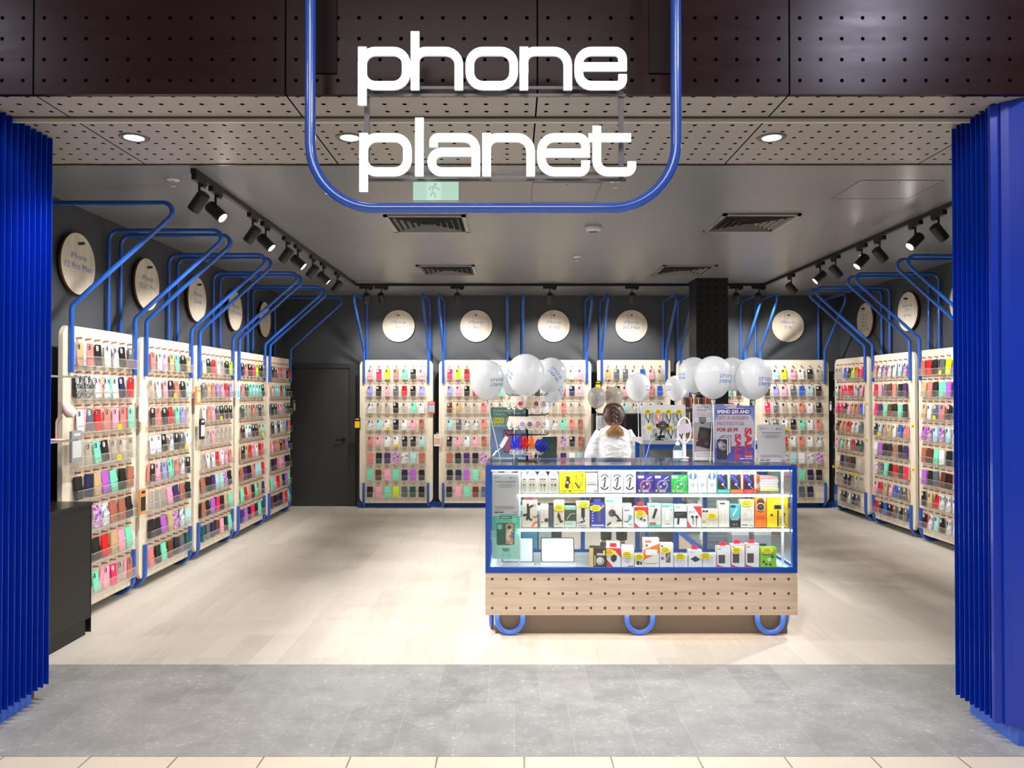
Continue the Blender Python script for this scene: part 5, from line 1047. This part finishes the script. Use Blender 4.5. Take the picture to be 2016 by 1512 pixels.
for a, col, lab in ((-.95, (20, 40, 190), 'bright blue lanyard bundle hanging on the spinner'), (-.66, (30, 30, 200), 'royal blue lanyard bundle hanging on the spinner'), (-.40, (110, 30, 120), 'purple lanyard bundle hanging on the spinner'), (-.12, (206, 20, 24), 'red lanyard bundle hanging on the spinner'), (.20, (240, 100, 20), 'orange lanyard bundle hanging on the spinner'), (.52, (232, 190, 166), 'peach lanyard bundle hanging on the spinner'), (.8, (236, 236, 240), 'white lanyard bundle hanging on the spinner')):
    rad = .125; q = thing('lanyard_bundle', lab, 'lanyard', (sx + rad*sin(a), SYY - rad*cos(a), ZC + z3), a, 'coloured lanyards on the bottom tier')
    m = MB()
    for k in range(9):
        x = random.uniform(-.016, .016); e = x + random.uniform(-.022, .022); L_ = random.uniform(.07, .098)
        m.sweep(fillet([(x*.3, random.uniform(-.006, .006), 0.0), (x, random.uniform(-.012, .0), -L_*.4), (e, random.uniform(-.016, 0), -L_)], .03, 4), [0.003]+[0.0052]*4+[0.0058, 0.0058][:2] if False else 0.0048, 6)
    m.build('straps', mat(col, .35), q)
    m = MB()
    for k in range(4): 
        x = -.02+.013*k; zc = -.115-random.uniform(0, .012); m.sweep([(x+.007*cos(2*pi*i/10), -.006, zc+.011*sin(2*pi*i/10)) for i in range(10)], .0012, 5, closed=True)
        m.cyl((x, -.006, zc+.010), (x*.6, -.006, -.085), .0012, 5)
    m.build('split_rings', mat((232, 232, 234), .3), q)
p = P(1066, 877, 5.40); q = thing('pompom', 'fluffy royal blue pompom keyring at the right of the spinner', 'pompom', (p.x, 5.40, p.z))
m = MB(); m.lathe([(0.040*sin(pi*i/14), -0.040*cos(pi*i/14)) for i in range(15)], 20)
for k in range(520):
    d = Vector((random.gauss(0, 1), random.gauss(0, 1), random.gauss(0, 1))).normalized(); m.cyl(d*.036, d*random.uniform(.044, .050), .0016, 3)
m.build('fur', mat((16, 44, 150), .8), q)
MB().cyl((0, .0, .04), (-.012, .02, tiers[2][0]+ZC-p.z), .002, 6).sweep([(-.012+.010*cos(2*pi*i/12), 0, .048+.010*sin(2*pi*i/12)) for i in range(12)], .002, 6, closed=True).lathe([(0.0, .038), (.007, .041), (.009, .05), (.006, .056), (0, .058)], 12).build('gold_clasp', mat((214, 190, 120), .3, metal=.8), q)
# a white tag with its cord at the left of the rack
a = P(992, 870, 5.5); q = thing('price_tag', 'white tag with a plastic cord hanging from the left of the spinner', 'tag', a)
MB().rrect(0, 0, .028, .085, .004, -.001, .001, 0, Matrix.Rotation(radians(30), 4, 'Y')).build('card', M_WHITE, q)
b = P(970, 898, 5.5)-a; MB().cyl((-.018, 0, -.038), (b.x, 0, b.z), .002, 6).build('cord', M_WHITE, q); MB().cyl((b.x*.62, 0, b.z*.62), (b.x*.95, 0, b.z*.95), .006, 8).build('sleeve', M_WHITE, q)

# dark glitter tablet folio leaning on the counter
a = P(1064, 860, 5.84); b = P(1096, 901, 5.84); q = thing('tablet_folio', 'dark glittery teal tablet folio standing behind the pompom', 'tablet case', ((a.x+b.x)/2, 5.84, ZC))
MB().rrect(0, (a.z-ZC)/2, b.x-a.x, a.z-ZC, .008, 0, .014).build('cover', pat('teal_glitter', (8, 18, 26), (12, 32, 42), (60, 84, 84), 160), q)
MB().rrect(0, (a.z-ZC)/2, b.x-a.x-.012, a.z-ZC-.012, .006, -.001, -.0001).build('panel', pat('teal_glitter_b', (10, 24, 34), (16, 44, 54), (90, 110, 100), 220), q)

# sanitiser, tablet stand, flexible phone holder
a = P(1334, 912, 5.60)
q = thing('sanitiser_bottle', 'clear pump bottle of hand sanitiser on the counter top', 'bottle', (a.x, 5.60, ZC))
MB().lathe([(0, 0), (.030, 0), (.032, .006), (.032, .085), (.026, .102), (.013, .112), (.012, .122)], 24).build('bottle_body', M_SHELFGLASS, q)
MB().lathe([(.0322, .02), (.0322, .075)], 24).build('label', mat((222, 228, 240), .4), q)
MB().lathe([(.015, .112), (.015, .130), (.005, .134), (.005, .150), (.010, .152), (.011, .160), (0, .162)], 16).cyl((0, 0, .156), (-.008, -.035, .150), .0045, 8).build('pump', M_WHITE, q)
a = P(1347, 912, 5.62)
q = thing('tablet_stand', 'white tablet stand with an oval clamp on a white post, beside the sanitiser', 'tablet stand', (a.x, 5.62, ZC))
zz = lambda y: P(1347, y, 5.62).z - ZC
MB().lathe([(0, 0), (.030, 0), (.030, .004), (.010, .010)], 24).build('base', M_WHITE, q)
MB().cyl((0, 0, .004), (0, 0, zz(872)), .0135, 16).lathe([(.010, zz(903)), (.034, zz(903)+.004), (.034, zz(900)), (.010, zz(900)+.004)], 24).build('post', M_WHITE, q)
MB().cyl((0, 0, zz(873)), (0, 0, zz(845)), .006, 12).build('neck', M_WHITE, q)
cz = (zz(872)+zz(822))/2; hz = (zz(822)-zz(872))/2
MB().sweep([(.048*cos(2*pi*i/28)*(1 if abs(cos(2*pi*i/28)) < .9 else .98), -.012, cz+hz*sin(2*pi*i/28)) for i in range(28)], .0062, 8, closed=True).build('oval_clamp', M_WHITE, q)
MB().rrect(0, cz+.012, .098, .062, .006, -.026, -.014, 0, Matrix.Rotation(radians(-10), 4, 'Y') @ Matrix.Translation((-cz*.0, 0, 0))).build('holder_plate', mat((206, 196, 206), .4), q)
KIDFIX = [o for o in q.children if o.name.startswith('holder_plate')][0]; KIDFIX.location = (-(sin(radians(-10))*(cz+.012)), 0, (1-cos(radians(-10)))*(cz+.012))

# ------------------------------------------------------------------ staff side: rear case, cable display, rack
RX0, RX1, RY0, RY1 = 1.16, 2.28, 6.92, 7.50
RZ = P(1300, 867, 6.92).z
q = thing('rear_counter', 'grey topped rear counter with blue frame behind the glass counter', 'counter', ((RX0+RX1)/2, (RY0+RY1)/2, 0)); qo = q.location.copy()
def Q(m): m.v = [p - qo for p in m.v]; return m
Q(MB().box(RX0, RX1, RY0, RY1, RZ-0.035, RZ)).build('worktop', mat((176, 174, 176), .4), q)
m = MB()
for x in (RX0+.02, RX1-.06):
    for y in (RY0+.02, RY1-.06): m.box(x, x+.04, y, y+.04, 0, RZ-.035)
m.box(RX0+.06, RX1-.06, RY0+.02, RY0+.05, .42, .46).box(RX0+.06, RX1-.06, RY0+.02, RY0+.05, RZ-.08, RZ-.036)
Q(m).build('blue_frame', M_FRAME, q)
Q(MB().box(RX0+.06, RX1-.06, RY0+.05, RY1-.06, .44, .455).box(RX0+.06, RX1-.06, RY1-.065, RY1-.06, .1, RZ-.04)).build('shelf', mat((150, 150, 148), .5), q)
Q(MB().box(RX0+.02, RX1-.02, RY0+.06, RY1-.02, 0, .10)).build('plinth', mat((96, 92, 88), .5), q)
# angled blue bracing arm seen through the clear gap
a = Vector((1.20, 6.86, RZ-.05)); b = P(1335, 902, 6.10)
q = thing('side_case', 'low glass side case with blue frame joining the two counters', 'counter', (1.66, 6.42, 0)); qo = q.location.copy()
m = MB(); SX0_, SX1_ = 1.46, 1.90
for x in (SX0_, SX1_-.03):
    for y in (5.94, 6.86): m.box(x, x+.03, y, y+.03, 0, 1.10)
    m.box(x, x+.03, 5.97, 6.86, 1.07, 1.10).box(x, x+.03, 5.97, 6.86, .42, .45)
for y in (5.94, 6.86): m.box(SX0_+.03, SX1_-.03, y, y+.03, 1.07, 1.10).box(SX0_+.03, SX1_-.03, y, y+.03, .42, .45)
Q(m).build('blue_frame', M_FRAME, q)
Q(MB().box(SX0_, SX1_, 5.94, 6.89, 1.101, 1.107)).build('top_glass', M_GLASS, q)
Q(MB().box(SX0_+.03, SX1_-.03, 5.97, 6.86, .45, .456).box(SX0_+.03, SX1_-.03, 5.97, 6.86, .76, .766)).build('shelf', M_SHELFGLASS, q)
Q(MB().box(SX0_+.01, SX1_-.01, 5.97, 6.86, 0.0, .415)).build('cabinet_base', M_COUNTERWOOD, q)
def bxs(n, x0, x1, y0, z0, dz, cols, labs, grp, dep=.16, jit=.012):
    z = z0
    for i in range(n):
        w = x1-x0; c = cols[i % len(cols)]; j = random.uniform(-jit, jit)
        q = thing('stock_box', labs % ORDS[i], 'stock box', ((x0+x1)/2+j, y0, z), random.uniform(-.06, .06), grp)
        MB().box(-w/2, w/2, 0, dep, 0, dz-.001).build('carton', mat(c, .5), q)
        MB().box(-w/2+.006, w/2-.006, -.0006, 0, dz*.25, dz*.6).build('end_label', mat(tuple(max(0, v-34) for v in c), .5), q)
        z += dz
ORDS = ['lowest', 'second lowest', 'third from bottom', 'fourth from bottom', 'fifth from bottom', 'sixth from bottom', 'seventh from bottom', 'eighth from bottom', 'topmost']
WHs = [(236, 236, 238), (222, 224, 230), (240, 238, 234)]
# inside the front counter, behind the product rows
bxs(5, 1.60, 1.74, PY+.13, ZS[0], .022, [(250, 170, 60), (244, 236, 230), (240, 190, 190), (250, 170, 60), (246, 160, 40)], '%s slim box of the orange stack, top shelf right', 'slim boxes stacked at the top right of the counter', .12)
bxs(5, 1.74, 1.865, PY+.10, ZS[0], .020, [(244, 238, 160), (240, 240, 240), (236, 232, 234), (240, 240, 244), (236, 190, 196)], '%s slim box of the white stack, top shelf right corner', 'slim boxes stacked at the top right of the counter', .12)
for x, lab in ((1.60, 'left'), (1.76, 'right')):
    q = thing('charger_carton', 'tall grey and orange-topped carton at the back right of the case floor, %s one' % lab, 'stock box', (x+.03, PY+.20, ZS[2]), 0, 'tall grey cartons at the right of the case floor')
    MB().box(-.06, .06, 0, .12, 0, .21).build('carton', mat((176, 178, 184), .5), q); MB().box(-.061, .061, -.001, .121, .185, .212).build('lid_band', mat((232, 226, 224), .5), q)
    mats = []; art([('R', .25, .1, .75, .72, .1, (150, 150, 156)), ('R', .3, .5, .7, .68, .06, (40, 40, 46)), ('c', .4, .36, .06, (200, 150, 140)), ('c', .6, .36, .06, (200, 150, 140)), ('c', .4, .22, .06, (200, 150, 140)), ('c', .6, .22, .06, (200, 150, 140))], .12, .18, mats, -.0012).build('front_print', mats, q)
# in the side case and the rear counter, seen through the glass
bxs(9, 1.50, 1.68, 6.02, .457, .032, WHs, '%s white box in the stack at the front of the side case', 'white boxes stacked in the side case', .2)
bxs(8, 1.70, 1.86, 6.02, .457, .034, WHs + [(240, 120, 50)], '%s mixed box in the right stack of the side case', 'white boxes stacked in the side case', .2)
bxs(8, 1.50, 1.66, 6.02, .767, .034, WHs, '%s white box on the upper shelf of the side case', 'white boxes on the upper shelf of the side case', .2)
bxs(6, 1.25, 1.45, 7.0, .456, .06, [(180, 196, 186), (206, 214, 206), (170, 186, 178)], '%s pale green tub under the rear counter', 'pale green tubs under the rear counter', .25, .02)
bxs(6, 1.60, 1.85, 7.0, .456, .05, [(70, 76, 80), (226, 226, 226), (200, 204, 206)], '%s box in the middle stack under the rear counter', 'boxes stacked under the rear counter', .25, .02)
for i, (x0, x1, h, c, lab) in enumerate(((-.10, .20, .30, (70, 170, 206), 'pale blue storage crate seen through the left of the counter'), (.21, .31, .30, (206, 216, 222), 'white crate seen through the counter beside the pale blue one'), (.318, .39, .28, (60, 70, 74), 'dark grey crate seen through the counter beside the white one'))):
    q = thing('storage_crate', lab, 'crate', ((x0+x1)/2, 6.12, 0), 0, 'crates stored behind the counter'); w = x1-x0
    MB().box(-w/2, w/2, 0, .3, 0, .42+h).build('crate_body', mat(c, .5), q); MB().box(-w/2-.004, w/2+.004, -.004, .304, .40+h, .43+h).build('rim', mat(tuple(min(255, v+20) for v in c), .45), q)

# white cable display board standing on the rear counter
a = P(1264, 797, 6.96); b = P(1352, 866, 6.96); q = thing('cable_display', 'white pegboard of phone cables with yellow round tags on the rear counter', 'cable display', ((a.x+b.x)/2, 6.98, RZ)); w = b.x-a.x; h = a.z-RZ
T = Matrix.Rotation(radians(-6), 4, 'X')
MB().rrect(0, h/2, w, h, .01, 0, .012, 0, T).build('back_panel', mat((228, 226, 230), .4), q)
cols = [(40, 36, 40), (226, 110, 110), (60, 56, 60), (50, 46, 46), (226, 226, 226), (216, 216, 220), (40, 38, 40), (60, 58, 60)]
for j in range(2):
    for i in range(4):
        x = -w/2 + w*(.14+.235*i) + (.012 if j else 0); z = h*(.80-.45*j); k = j*4+i
        if j == 1 and i == 2: pass
        tg = MB().prism([(x+.029*cos(2*pi*t/20), z+.021*sin(2*pi*t/20)) for t in range(20)], -.016, -.014, 0, T)
        for s in (-1, 0, 1): tg.box(x-.018, x+.016, -.0168, -.016, z+s*.009-.002, z+s*.009+.002, 1, T)
        tgo = tg.build('round_tag', [M_YEL, mat((150, 120, 10), .5)], q)
        MB().sweep(fillet([(x-.014, -.012, z-.014), (x-.018, -.014, z-.045), (x+.002, -.016, z-.082)], .03, 4), .0042, 6, 0, T).sweep(fillet([(x+.014, -.012, z-.014), (x+.020, -.014, z-.045), (x+.006, -.016, z-.09)], .03, 4), .0042, 6, 0, T).cyl((x+.002, -.016, z-.078), (x+.006, -.016, z-.10), .006, 8, 0, T).cyl((x, 0, z+.002), (x, -.02, z+.002), .004, 8, 0, T).build('cable', mat(cols[k], .45), tgo)
# black flexible phone holder in front of it
a = P(1305, 838, 6.90); q = thing('phone_mount', 'black flexible ring phone mount clamped in front of the cable display', 'phone mount', (P(1303, 870, 6.90).x, 6.935, RZ)); h = a.z-RZ
MB().disc(.012, h, .040, -.018, .010, 0).disc(.012, h, .030, -.021, -.018, 0).rrect(.012, h, .014, .005, .002, -.0225, -.021, 1).build('charging_head', [mat((84, 82, 86), .35), M_WHITE], q)
for s in (-1, 1): MB().rrect(.012+s*.046, h, .018, .034, .006, -.012, .012).build('grip_arm', M_BLACK, q)
MB().sweep(fillet([(.008, 0, h-.03), (-.012, 0, h-.10), (-.016, 0, .04), (-.016, 0, .0)], .04, 5), .009, 10).build('arm', M_BLACK, q)
MB().box(-.05, .03, -.012, .02, .02, .045).cyl((-.045, 0, .045), (-.045, 0, .065), .006).cyl((-.016, -.02, .03), (-.016, .03, .03), .012).box(-.045, .02, -.012, .03, 0, .008).build('clamp', M_BLACK, q)
MB().sweep(fillet([(-.01, -.02, .055), (-.10, -.03, .0), (-.13, -.035, -.11), (-.17, -.04, -.22)], .08, 8), .0022, 6).build('white_cable', M_WHITE, q)
# wire rack of coloured screen protector cards
q = thing('card_rack', 'chrome wire rack of thin coloured cards behind the tablet stand', 'card rack', (P(1350, 860, 7.25).x+.11, 7.22, RZ))
m = MB()
for z in (-.0, .135, .28, .41): m.sweep([(-.14, -.06, z+.004), (.14, -.06, z+.004), (.14, .06, z+.004), (-.14, .06, z+.004)], .003, 6, closed=True)
for x in (-.14, .14):
    for y in (-.06, .06): m.cyl((x, y, 0), (x, y, .42), .003, 6)
m.build('wire_frame', M_STEEL, q)
pal = [(176, 84, 60), (196, 140, 80), (120, 60, 60), (206, 180, 140), (156, 120, 90), (60, 90, 110), (206, 70, 60), (230, 220, 210)]
for j in range(3):
    for i in range(16):
        x = -.128+.0165*i; MB().box(x, x+.006, -.055, .05, .006+.14*j, .10+.14*j).build('protector_card', mat(pal[(i*3+j) % 8], .5), q)

# black cupboard under the short board, with a notice
q = thing('black_cupboard', 'black cupboard standing under the short back-wall board', 'cupboard', (1.76, 11.2, 0))
MB().box(-.62, .55, -.28, .12, .06, 1.36).build('carcass', M_BLACK, q); MB().box(-.60, .53, -.25, .10, 0, .06).build('kickboard', M_DARK, q)
for s in (0, 1): dd = MB().box(-.615+s*.583, -.04+s*.583, -.298, -.281, .07, 1.35).build('door', mat((20, 20, 22), .35), q); MB().cyl((-.07+s*.07, -.31, .6), (-.07+s*.07, -.31, .8), .006, 8).build('pull', M_STEEL, dd)
a = P(1177, 818, 10.9); b = P(1199, 845, 10.9); q = thing('paper_notice', 'white printed page taped to the black cupboard, left of the woman', 'notice', ((a.x+b.x)/2, 10.899, b.z)); w = b.x-a.x+.05; h = a.z-b.z
MB().box(-w/2, w/2, -.0006, 0, 0, h).build('page', mat((200, 200, 204), .6), q); mats = []; art(lines(.1, .85, .9, 11, .075, (110, 110, 116), .02), w, h, mats, -.0007).build('print', mats, q)

# ------------------------------------------------------------------ left foreground: cabinet and glass shelves
q = thing('black_cabinet', 'tall matt black cabinet at the left behind the blue pillar', 'cabinet', (-3.15, 4.87, 0))
ZCAB = Zp(184, 987, .9).z
MB().box(-.21, .228, -.56, .535, .10, .875).build('carcass', mat((20, 19, 18), .5), q)
MB().box(-.21, .237, -.58, .545, .877, .90).build('cabinet_top', mat((24, 23, 22), .35), q)
MB().box(-.21, .229, -.56, .47, 0.0, .099).build('kickboard', mat((18, 17, 16), .55), q)
MB().box(-.21, .230, .5355, .5415, 0.0, .875).build('end_panel', mat((14, 13, 12), .45), q)
q = thing('glass_shelf_unit', 'glass shelves on steel uprights above the black cabinet', 'shelf unit', (-3.15, 4.80, .90))
for y in (5.02, ): 
    MB().box(.085, .10, y-4.80, y-4.80+.015, 0, 1.30).build('upright', M_STEEL, q)
MB().box(-.21, .17, .23, .235, .87, 1.20).build('glass_panel', M_GLASS, q)
for z in (P(120, 741, 5.2).z, P(120, 866, 5.2).z):
    MB().box(-.21, .21, -.4, .47, z-.9-.008, z-.9).build('shelf', mat((80, 80, 82), .25), q)
    MB().box(.2101, .213, -.4, .47, z-.9-.01, z-.9+.003).build('shelf_edge', mat((130, 128, 126), .4), q)
zs = P(120, 866, 5.2).z
a = P(124, 862, 5.12); q = thing('desk_lamp', 'small pink gooseneck desk lamp on the lower glass shelf', 'lamp', (a.x-.045, 5.12, zs))
PK = mat((240, 190, 190), .35)
MB().lathe([(0, 0), (.055, 0), (.055, .010), (.02, .014), (0, .014)], 24).build('base', PK, q)
MB().sweep(fillet([(.0, 0, .01), (.0, 0, .13), (.045, 0, .195), (.07, 0, .205)], .06, 8), .006, 10).build('neck', PK, q)
T = Matrix.Translation((.080, 0, .200)) @ Matrix.Rotation(radians(-35), 4, 'Y')
MB().lathe([(.0, .045), (.018, .04), (.032, .02), (.038, -.01), (.036, -.035), (.0, -.06)], 24, 0, T).build('lamp_shade', [mat((246, 214, 214), .3)], q)
q = thing('carton', 'peach cardboard carton on the lower glass shelf beside the lamp', 'box', (-3.16, 5.05, zs)); MB().box(-.06, .06, -.06, .03, 0, .155).build('box_body', mat((226, 176, 120), .6), q); MB().box(-.02, .02, -.0605, .0305, .10, .1555).build('tape', mat((236, 206, 160), .4), q)
# ------------------------------------------------------------------ the shop assistant, seen from behind
PXx, PYy = P(1208, 850, 8.2).x, 8.2
q = thing('person', 'woman in a loose white shirt seen from behind, braided brown hair with blond ends', 'person', (PXx, PYy, 0))
SKIN = mat((222, 176, 150), .5)
def loft(m, secs, n=20, mi=0):
    """secs: (x, y, z, rx, ry)"""
    vs = [(x + rx*cos(2*pi*j/n), y + ry*sin(2*pi*j/n), z) for x, y, z, rx, ry in secs for j in range(n)]
    fs = [(i*n+j, i*n+(j+1) % n, (i+1)*n+(j+1) % n, (i+1)*n+j) for i in range(len(secs)-1) for j in range(n)]
    k = len(secs)-1
    return m.add(vs, fs + [tuple(reversed(range(n))), tuple(range(k*n, k*n+n))], mi, True)
def remesh(o, v, sm=6):
    r_ = o.modifiers.new('union', 'REMESH'); r_.mode = 'VOXEL'; r_.voxel_size = v; r_.use_smooth_shade = True
    s_ = o.modifiers.new('soft', 'SMOOTH'); s_.iterations = sm; s_.factor = .5
# she faces the back wall (+y); left hand hangs, right hand reaches forward to the cupboard
b = MB()
loft(b, [(0, 0, .74, .150, .10), (0, 0, .82, .158, .108), (0, 0, .92, .135, .095), (0, 0, 1.00, .118, .085), (0, .0, 1.10, .135, .095), (0, 0, 1.20, .150, .095), (0, .0, 1.265, .145, .08), (0, .0, 1.30, .07, .055), (0, .01, 1.33, .048, .048), (0, .015, 1.38, .045, .048)])
loft(b, [(0, .03, 1.325, .030, .035), (0, .03, 1.345, .052, .062), (0, .025, 1.39, .066, .080), (0, .02, 1.44, .072, .090), (0, .01, 1.49, .070, .088), (0, .0, 1.525, .050, .062), (0, .0, 1.54, .02, .03)])
b.add([(0.012, .108, 1.40), (-.012, .108, 1.40), (0, .128, 1.402), (0, .104, 1.44)], [(0, 1, 2), (0, 2, 3), (1, 3, 2), (0, 3, 1)])
for s in (-1, 1):
    b.sweep([(s*.072, .01, 1.405), (s*.080, .005, 1.42), (s*.078, .005, 1.44)], [.008, .013, .009], 8)
    b.sweep([(s*.075, 0, .80), (s*.082, .0, .60), (s*.082, .01, .44), (s*.08, -.01, .26), (s*.08, -.01, .09)], [.082, .075, .055, .052, .036], 14)
    b.sweep([(s*.08, -.035, .045), (s*.083, .03, .05), (s*.09, .12, .028), (s*.092, .165, .024)], [.036, .038, .034, .02], 12)
arms = {-1: [(-.15, 0, 1.25), (-.185, -.005, 1.10), (-.20, .0, .99), (-.185, .08, .86), (-.18, .11, .80)], 1: [(.15, 0, 1.25), (.19, .01, 1.10), (.20, .04, 1.0), (.17, .17, 1.0), (.15, .25, 1.02)]}
for s, pts in arms.items():
    b.sweep(fillet(pts, .04, 4), .034, 12)
    w = Vector(pts[-1]); d = (w - Vector(pts[-2])).normalized(); up = Vector((-s*.3, .2, .9)) if s > 0 else Vector((-s*.9, .1, .1)); side = d.cross(up).normalized(); up = side.cross(d).normalized()
    pal = [w - d*.01, w + d*.03, w + d*.075]
    b.sweep(pal, [.026, .036, .036], 10)
    for k, L_ in enumerate((.062, .072, .068, .052)):
        o_ = side*((k-1.5)*.019); p0 = w + d*.065 + o_; p1 = p0 + d*L_*.5 + up*.004; p2 = p1 + d*L_*.3 - up*.016; p3 = p2 + d*L_*.15 - up*.018
        b.sweep([p0, p1, p2, p3], [.0092, .0088, .008, .0065], 8)
    t0 = w + d*.02 - side*.026; b.sweep([t0, t0 - side*.028 + d*.022, t0 - side*.034 + d*.05], [.0115, .010, .008], 8)
body = b.build('body', SKIN, q); remesh(body, .0042, 4)
for s in (-1, 1):
    e = MB().lathe([(.011*sin(pi*i/8), -.011*cos(pi*i/8)) for i in range(9)], 14, 0, Matrix.Translation((s*.028, .096, 1.432)))
    e.build('eye', mat((240, 240, 240), .2), body)
MB().sweep([(-.02, .098, 1.372), (0, .106, 1.371), (.02, .098, 1.372)], [.003, .006, .003], 8).build('mouth', mat((180, 90, 88), .4), body)
# shirt
def shirt_mat():
    t = NT('white_crinkled_cotton'); t.b.inputs['Base Color'].default_value = L3((232, 233, 236)); t.b.inputs['Roughness'].default_value = .8
    p = t.pos(); n = t.noise(p, 9, 4, .6, (0.7, 1, 3.2)); n2 = t.noise(p, 40, 2)
    w = t.n('ShaderNodeTexWave', ins={'Vector': p, 'Scale': 4.0, 'Distortion': 14.0, 'Detail': 2.0, 'Detail Scale': 1.2}); w.bands_direction = 'Z'
    h = t.math('ADD', t.math('MULTIPLY', w.outputs['Fac'], .6), t.math('ADD', n, t.math('MULTIPLY', n2, .15))); t.bump(h, .45, .02); return t.m
m = MB()
loft(m, [(0, 0, .84, .185, .135), (0, -.005, .92, .180, .130), (0, -.01, 1.00, .176, .125), (.0, -.01, 1.06, .186, .13), (0, -.005, 1.14, .186, .125), (0, 0, 1.21, .180, .115), (0, 0, 1.262, .160, .095), (0, 0, 1.297, .10, .075), (0, .0, 1.315, .066, .06)], 28)
m.sweep(fillet([(-.13, 0, 1.25), (-.20, -.01, 1.12), (-.235, -.01, 1.0), (-.235, .03, .90), (-.21, .075, .86)], .05, 4), [.062]+[.068]*5+[.078]*5+[.07]*5+[.055], 16)
m.sweep(fillet([(.13, 0, 1.25), (.19, .0, 1.14), (.215, .04, 1.03), (.19, .13, 1.0), (.175, .19, 1.0)], .05, 4), [.06]+[.066]*5+[.07]*5+[.06]*5+[.05], 16)
sh = m.build('shirt', shirt_mat(), q); remesh(sh, .009, 5)
tx = bpy.data.textures.new('folds', 'CLOUDS'); tx.noise_scale = .055; tx.noise_depth = 2
dm = sh.modifiers.new('folds', 'DISPLACE'); dm.texture = tx; dm.strength = .016; dm.mid_level = .5
for z, a0 in ((.93, .012), (.985, -.01), (1.04, .014), (1.10, -.012)):   # gathered seams across the back
    MB().sweep([(.17*sin(t_), -.006-.137*cos(t_)*(.98), z+a0*sin(3*t_)+.01*sin(7*t_+z*9)) for t_ in [(-1.15+2.3*i/20) for i in range(21)]], .0035, 6).build('seam', mat((238, 238, 240), .8), sh)
m = MB(); loft(m, [(0, 0, .70, .158, .115), (0, 0, .80, .166, .120), (0, 0, .92, .145, .11)])
for s in (-1, 1): m.sweep([(s*.078, 0, .78), (s*.084, 0, .60), (s*.084, .01, .44), (s*.082, -.01, .26), (s*.082, -.01, .11)], [.088, .084, .068, .062, .056], 16)
o = m.build('trousers', mat((24, 24, 28), .7), q); remesh(o, .009, 3)
for s in (-1, 1):
    MB().sweep([(s*.081, -.065, .046), (s*.083, -.02, .052), (s*.086, .05, .05), (s*.090, .13, .036), (s*.092, .18, .03)], [.030, .044, .046, .042, .024], 14).build('shoe', mat((30, 30, 32), .5), q)
# hair
def hair_mat():
    t = NT('brown_to_blond_hair'); p = t.pos(); sp = t.n('ShaderNodeSeparateXYZ'); t.link(p, sp.inputs[0])
    n = t.noise(p, 60, 3, .6, (3, 3, .35))
    f = t.math('ADD', sp.outputs[2], t.math('MULTIPLY', n, .03))
    c = t.ramp(t.math('DIVIDE', t.math('SUBTRACT', f, 1.20), .34), [(0.25, L3((206, 158, 108))), (0.42, L3((140, 90, 60))), (0.50, L3((70, 44, 34))), (0.9, L3((50, 32, 26)))])
    c2 = t.mix(t.math('MULTIPLY', t.ramp(n, [(.45, (0, 0, 0, 1)), (.62, (1, 1, 1, 1))]), .45), c, L3((104, 72, 50)))
    t.link(c2, t.b.inputs['Base Color']); t.b.inputs['Roughness'].default_value = .38; return t.m
HM = hair_mat()
m = MB(); loft(m, [(0, -.03, 1.325, .055, .04), (0, -.028, 1.345, .078, .07), (0, -.022, 1.385, .094, .086), (0, -.012, 1.44, .100, .10), (0, -.006, 1.49, .092, .096), (0, 0, 1.53, .070, .075), (0, 0, 1.552, .03, .035)], 28)
hair = m.build('hair', HM, q)
m = MB()
for s in (-1, 1):      # strands combed back from the sides into the plait
    for k in range(38):
        z0 = 1.535 - .0052*k + random.uniform(-.002, .002); zz_ = z0 - .06 - .0012*k; x0 = s*(.05+.045*min(1, k/6)); 
        pts = []
        for i in range(8):
            u = i/7; a = s*(1.35*(1-u)+.06); zq = z0*(1-u)+zz_*u - .012*sin(pi*u); hr = .1 if zq > 1.4 else .09
            k_ = min(1.0, max(.35, sqrt(max(0.0, 1-((zq-1.43)/.128)**2)))) 
            pts.append((.1*k_*sin(a), -.010-.103*k_*cos(a), zq))
        m.sweep(pts, [.0015, .0035, .0045, .0048, .0048, .0045, .004, .003], 6)
m.build('strands', HM, hair)
m = MB()
for k in range(9):     # the plait itself
    z = 1.515 - .0235*k; y = -.098 - .012*sin(pi*min(1, k/7)); sgn = 1 if k % 2 else -1
    m.sweep([(sgn*.022, y+.004, z+.016), (sgn*.012, y-.010, z+.004), (-sgn*.006, y-.012, z-.010), (-sgn*.012, y-.002, z-.018)], [.006, .013, .013, .006], 10)
m.build('plait', HM, hair)
MB().sweep([(.016*cos(2*pi*i/14), -.105+.014*sin(2*pi*i/14), 1.318) for i in range(14)], .004, 6, closed=True).build('hair_tie', mat((226, 222, 220), .5), hair)
m = MB()
for k in range(120):
    a = random.uniform(-1, 1); L_ = random.uniform(.08, .14); y = -.112 + random.uniform(-.024, .02); ph = random.uniform(0, 6); sp_ = a*.078
    m.sweep([(a*.015 + (sp_-a*.015)*min(1, 1.6*u) + .007*sin(8*u+ph), y - .02*sin(pi*u) + .006*cos(7*u+ph), 1.325 - L_*u) for u in [i/9 for i in range(10)]], [.002, .003, .0036, .0038, .0036, .0034, .003, .0026, .002, .001], 5)
m.build('tail', HM, hair)
m = MB()
for s in (-1, 1):
    for k in range(3): m.sweep([(s*(.085+.006*k), -.02, 1.47), (s*(.104+.004*k), -.02, 1.42), (s*(.098+.007*k), -.03, 1.36), (s*(.085+.010*k), -.045, 1.315-.01*k)], .0016, 5)
m.build('loose_wisps', HM, hair)
hair.scale = (1.12, 1.04, 1.0)
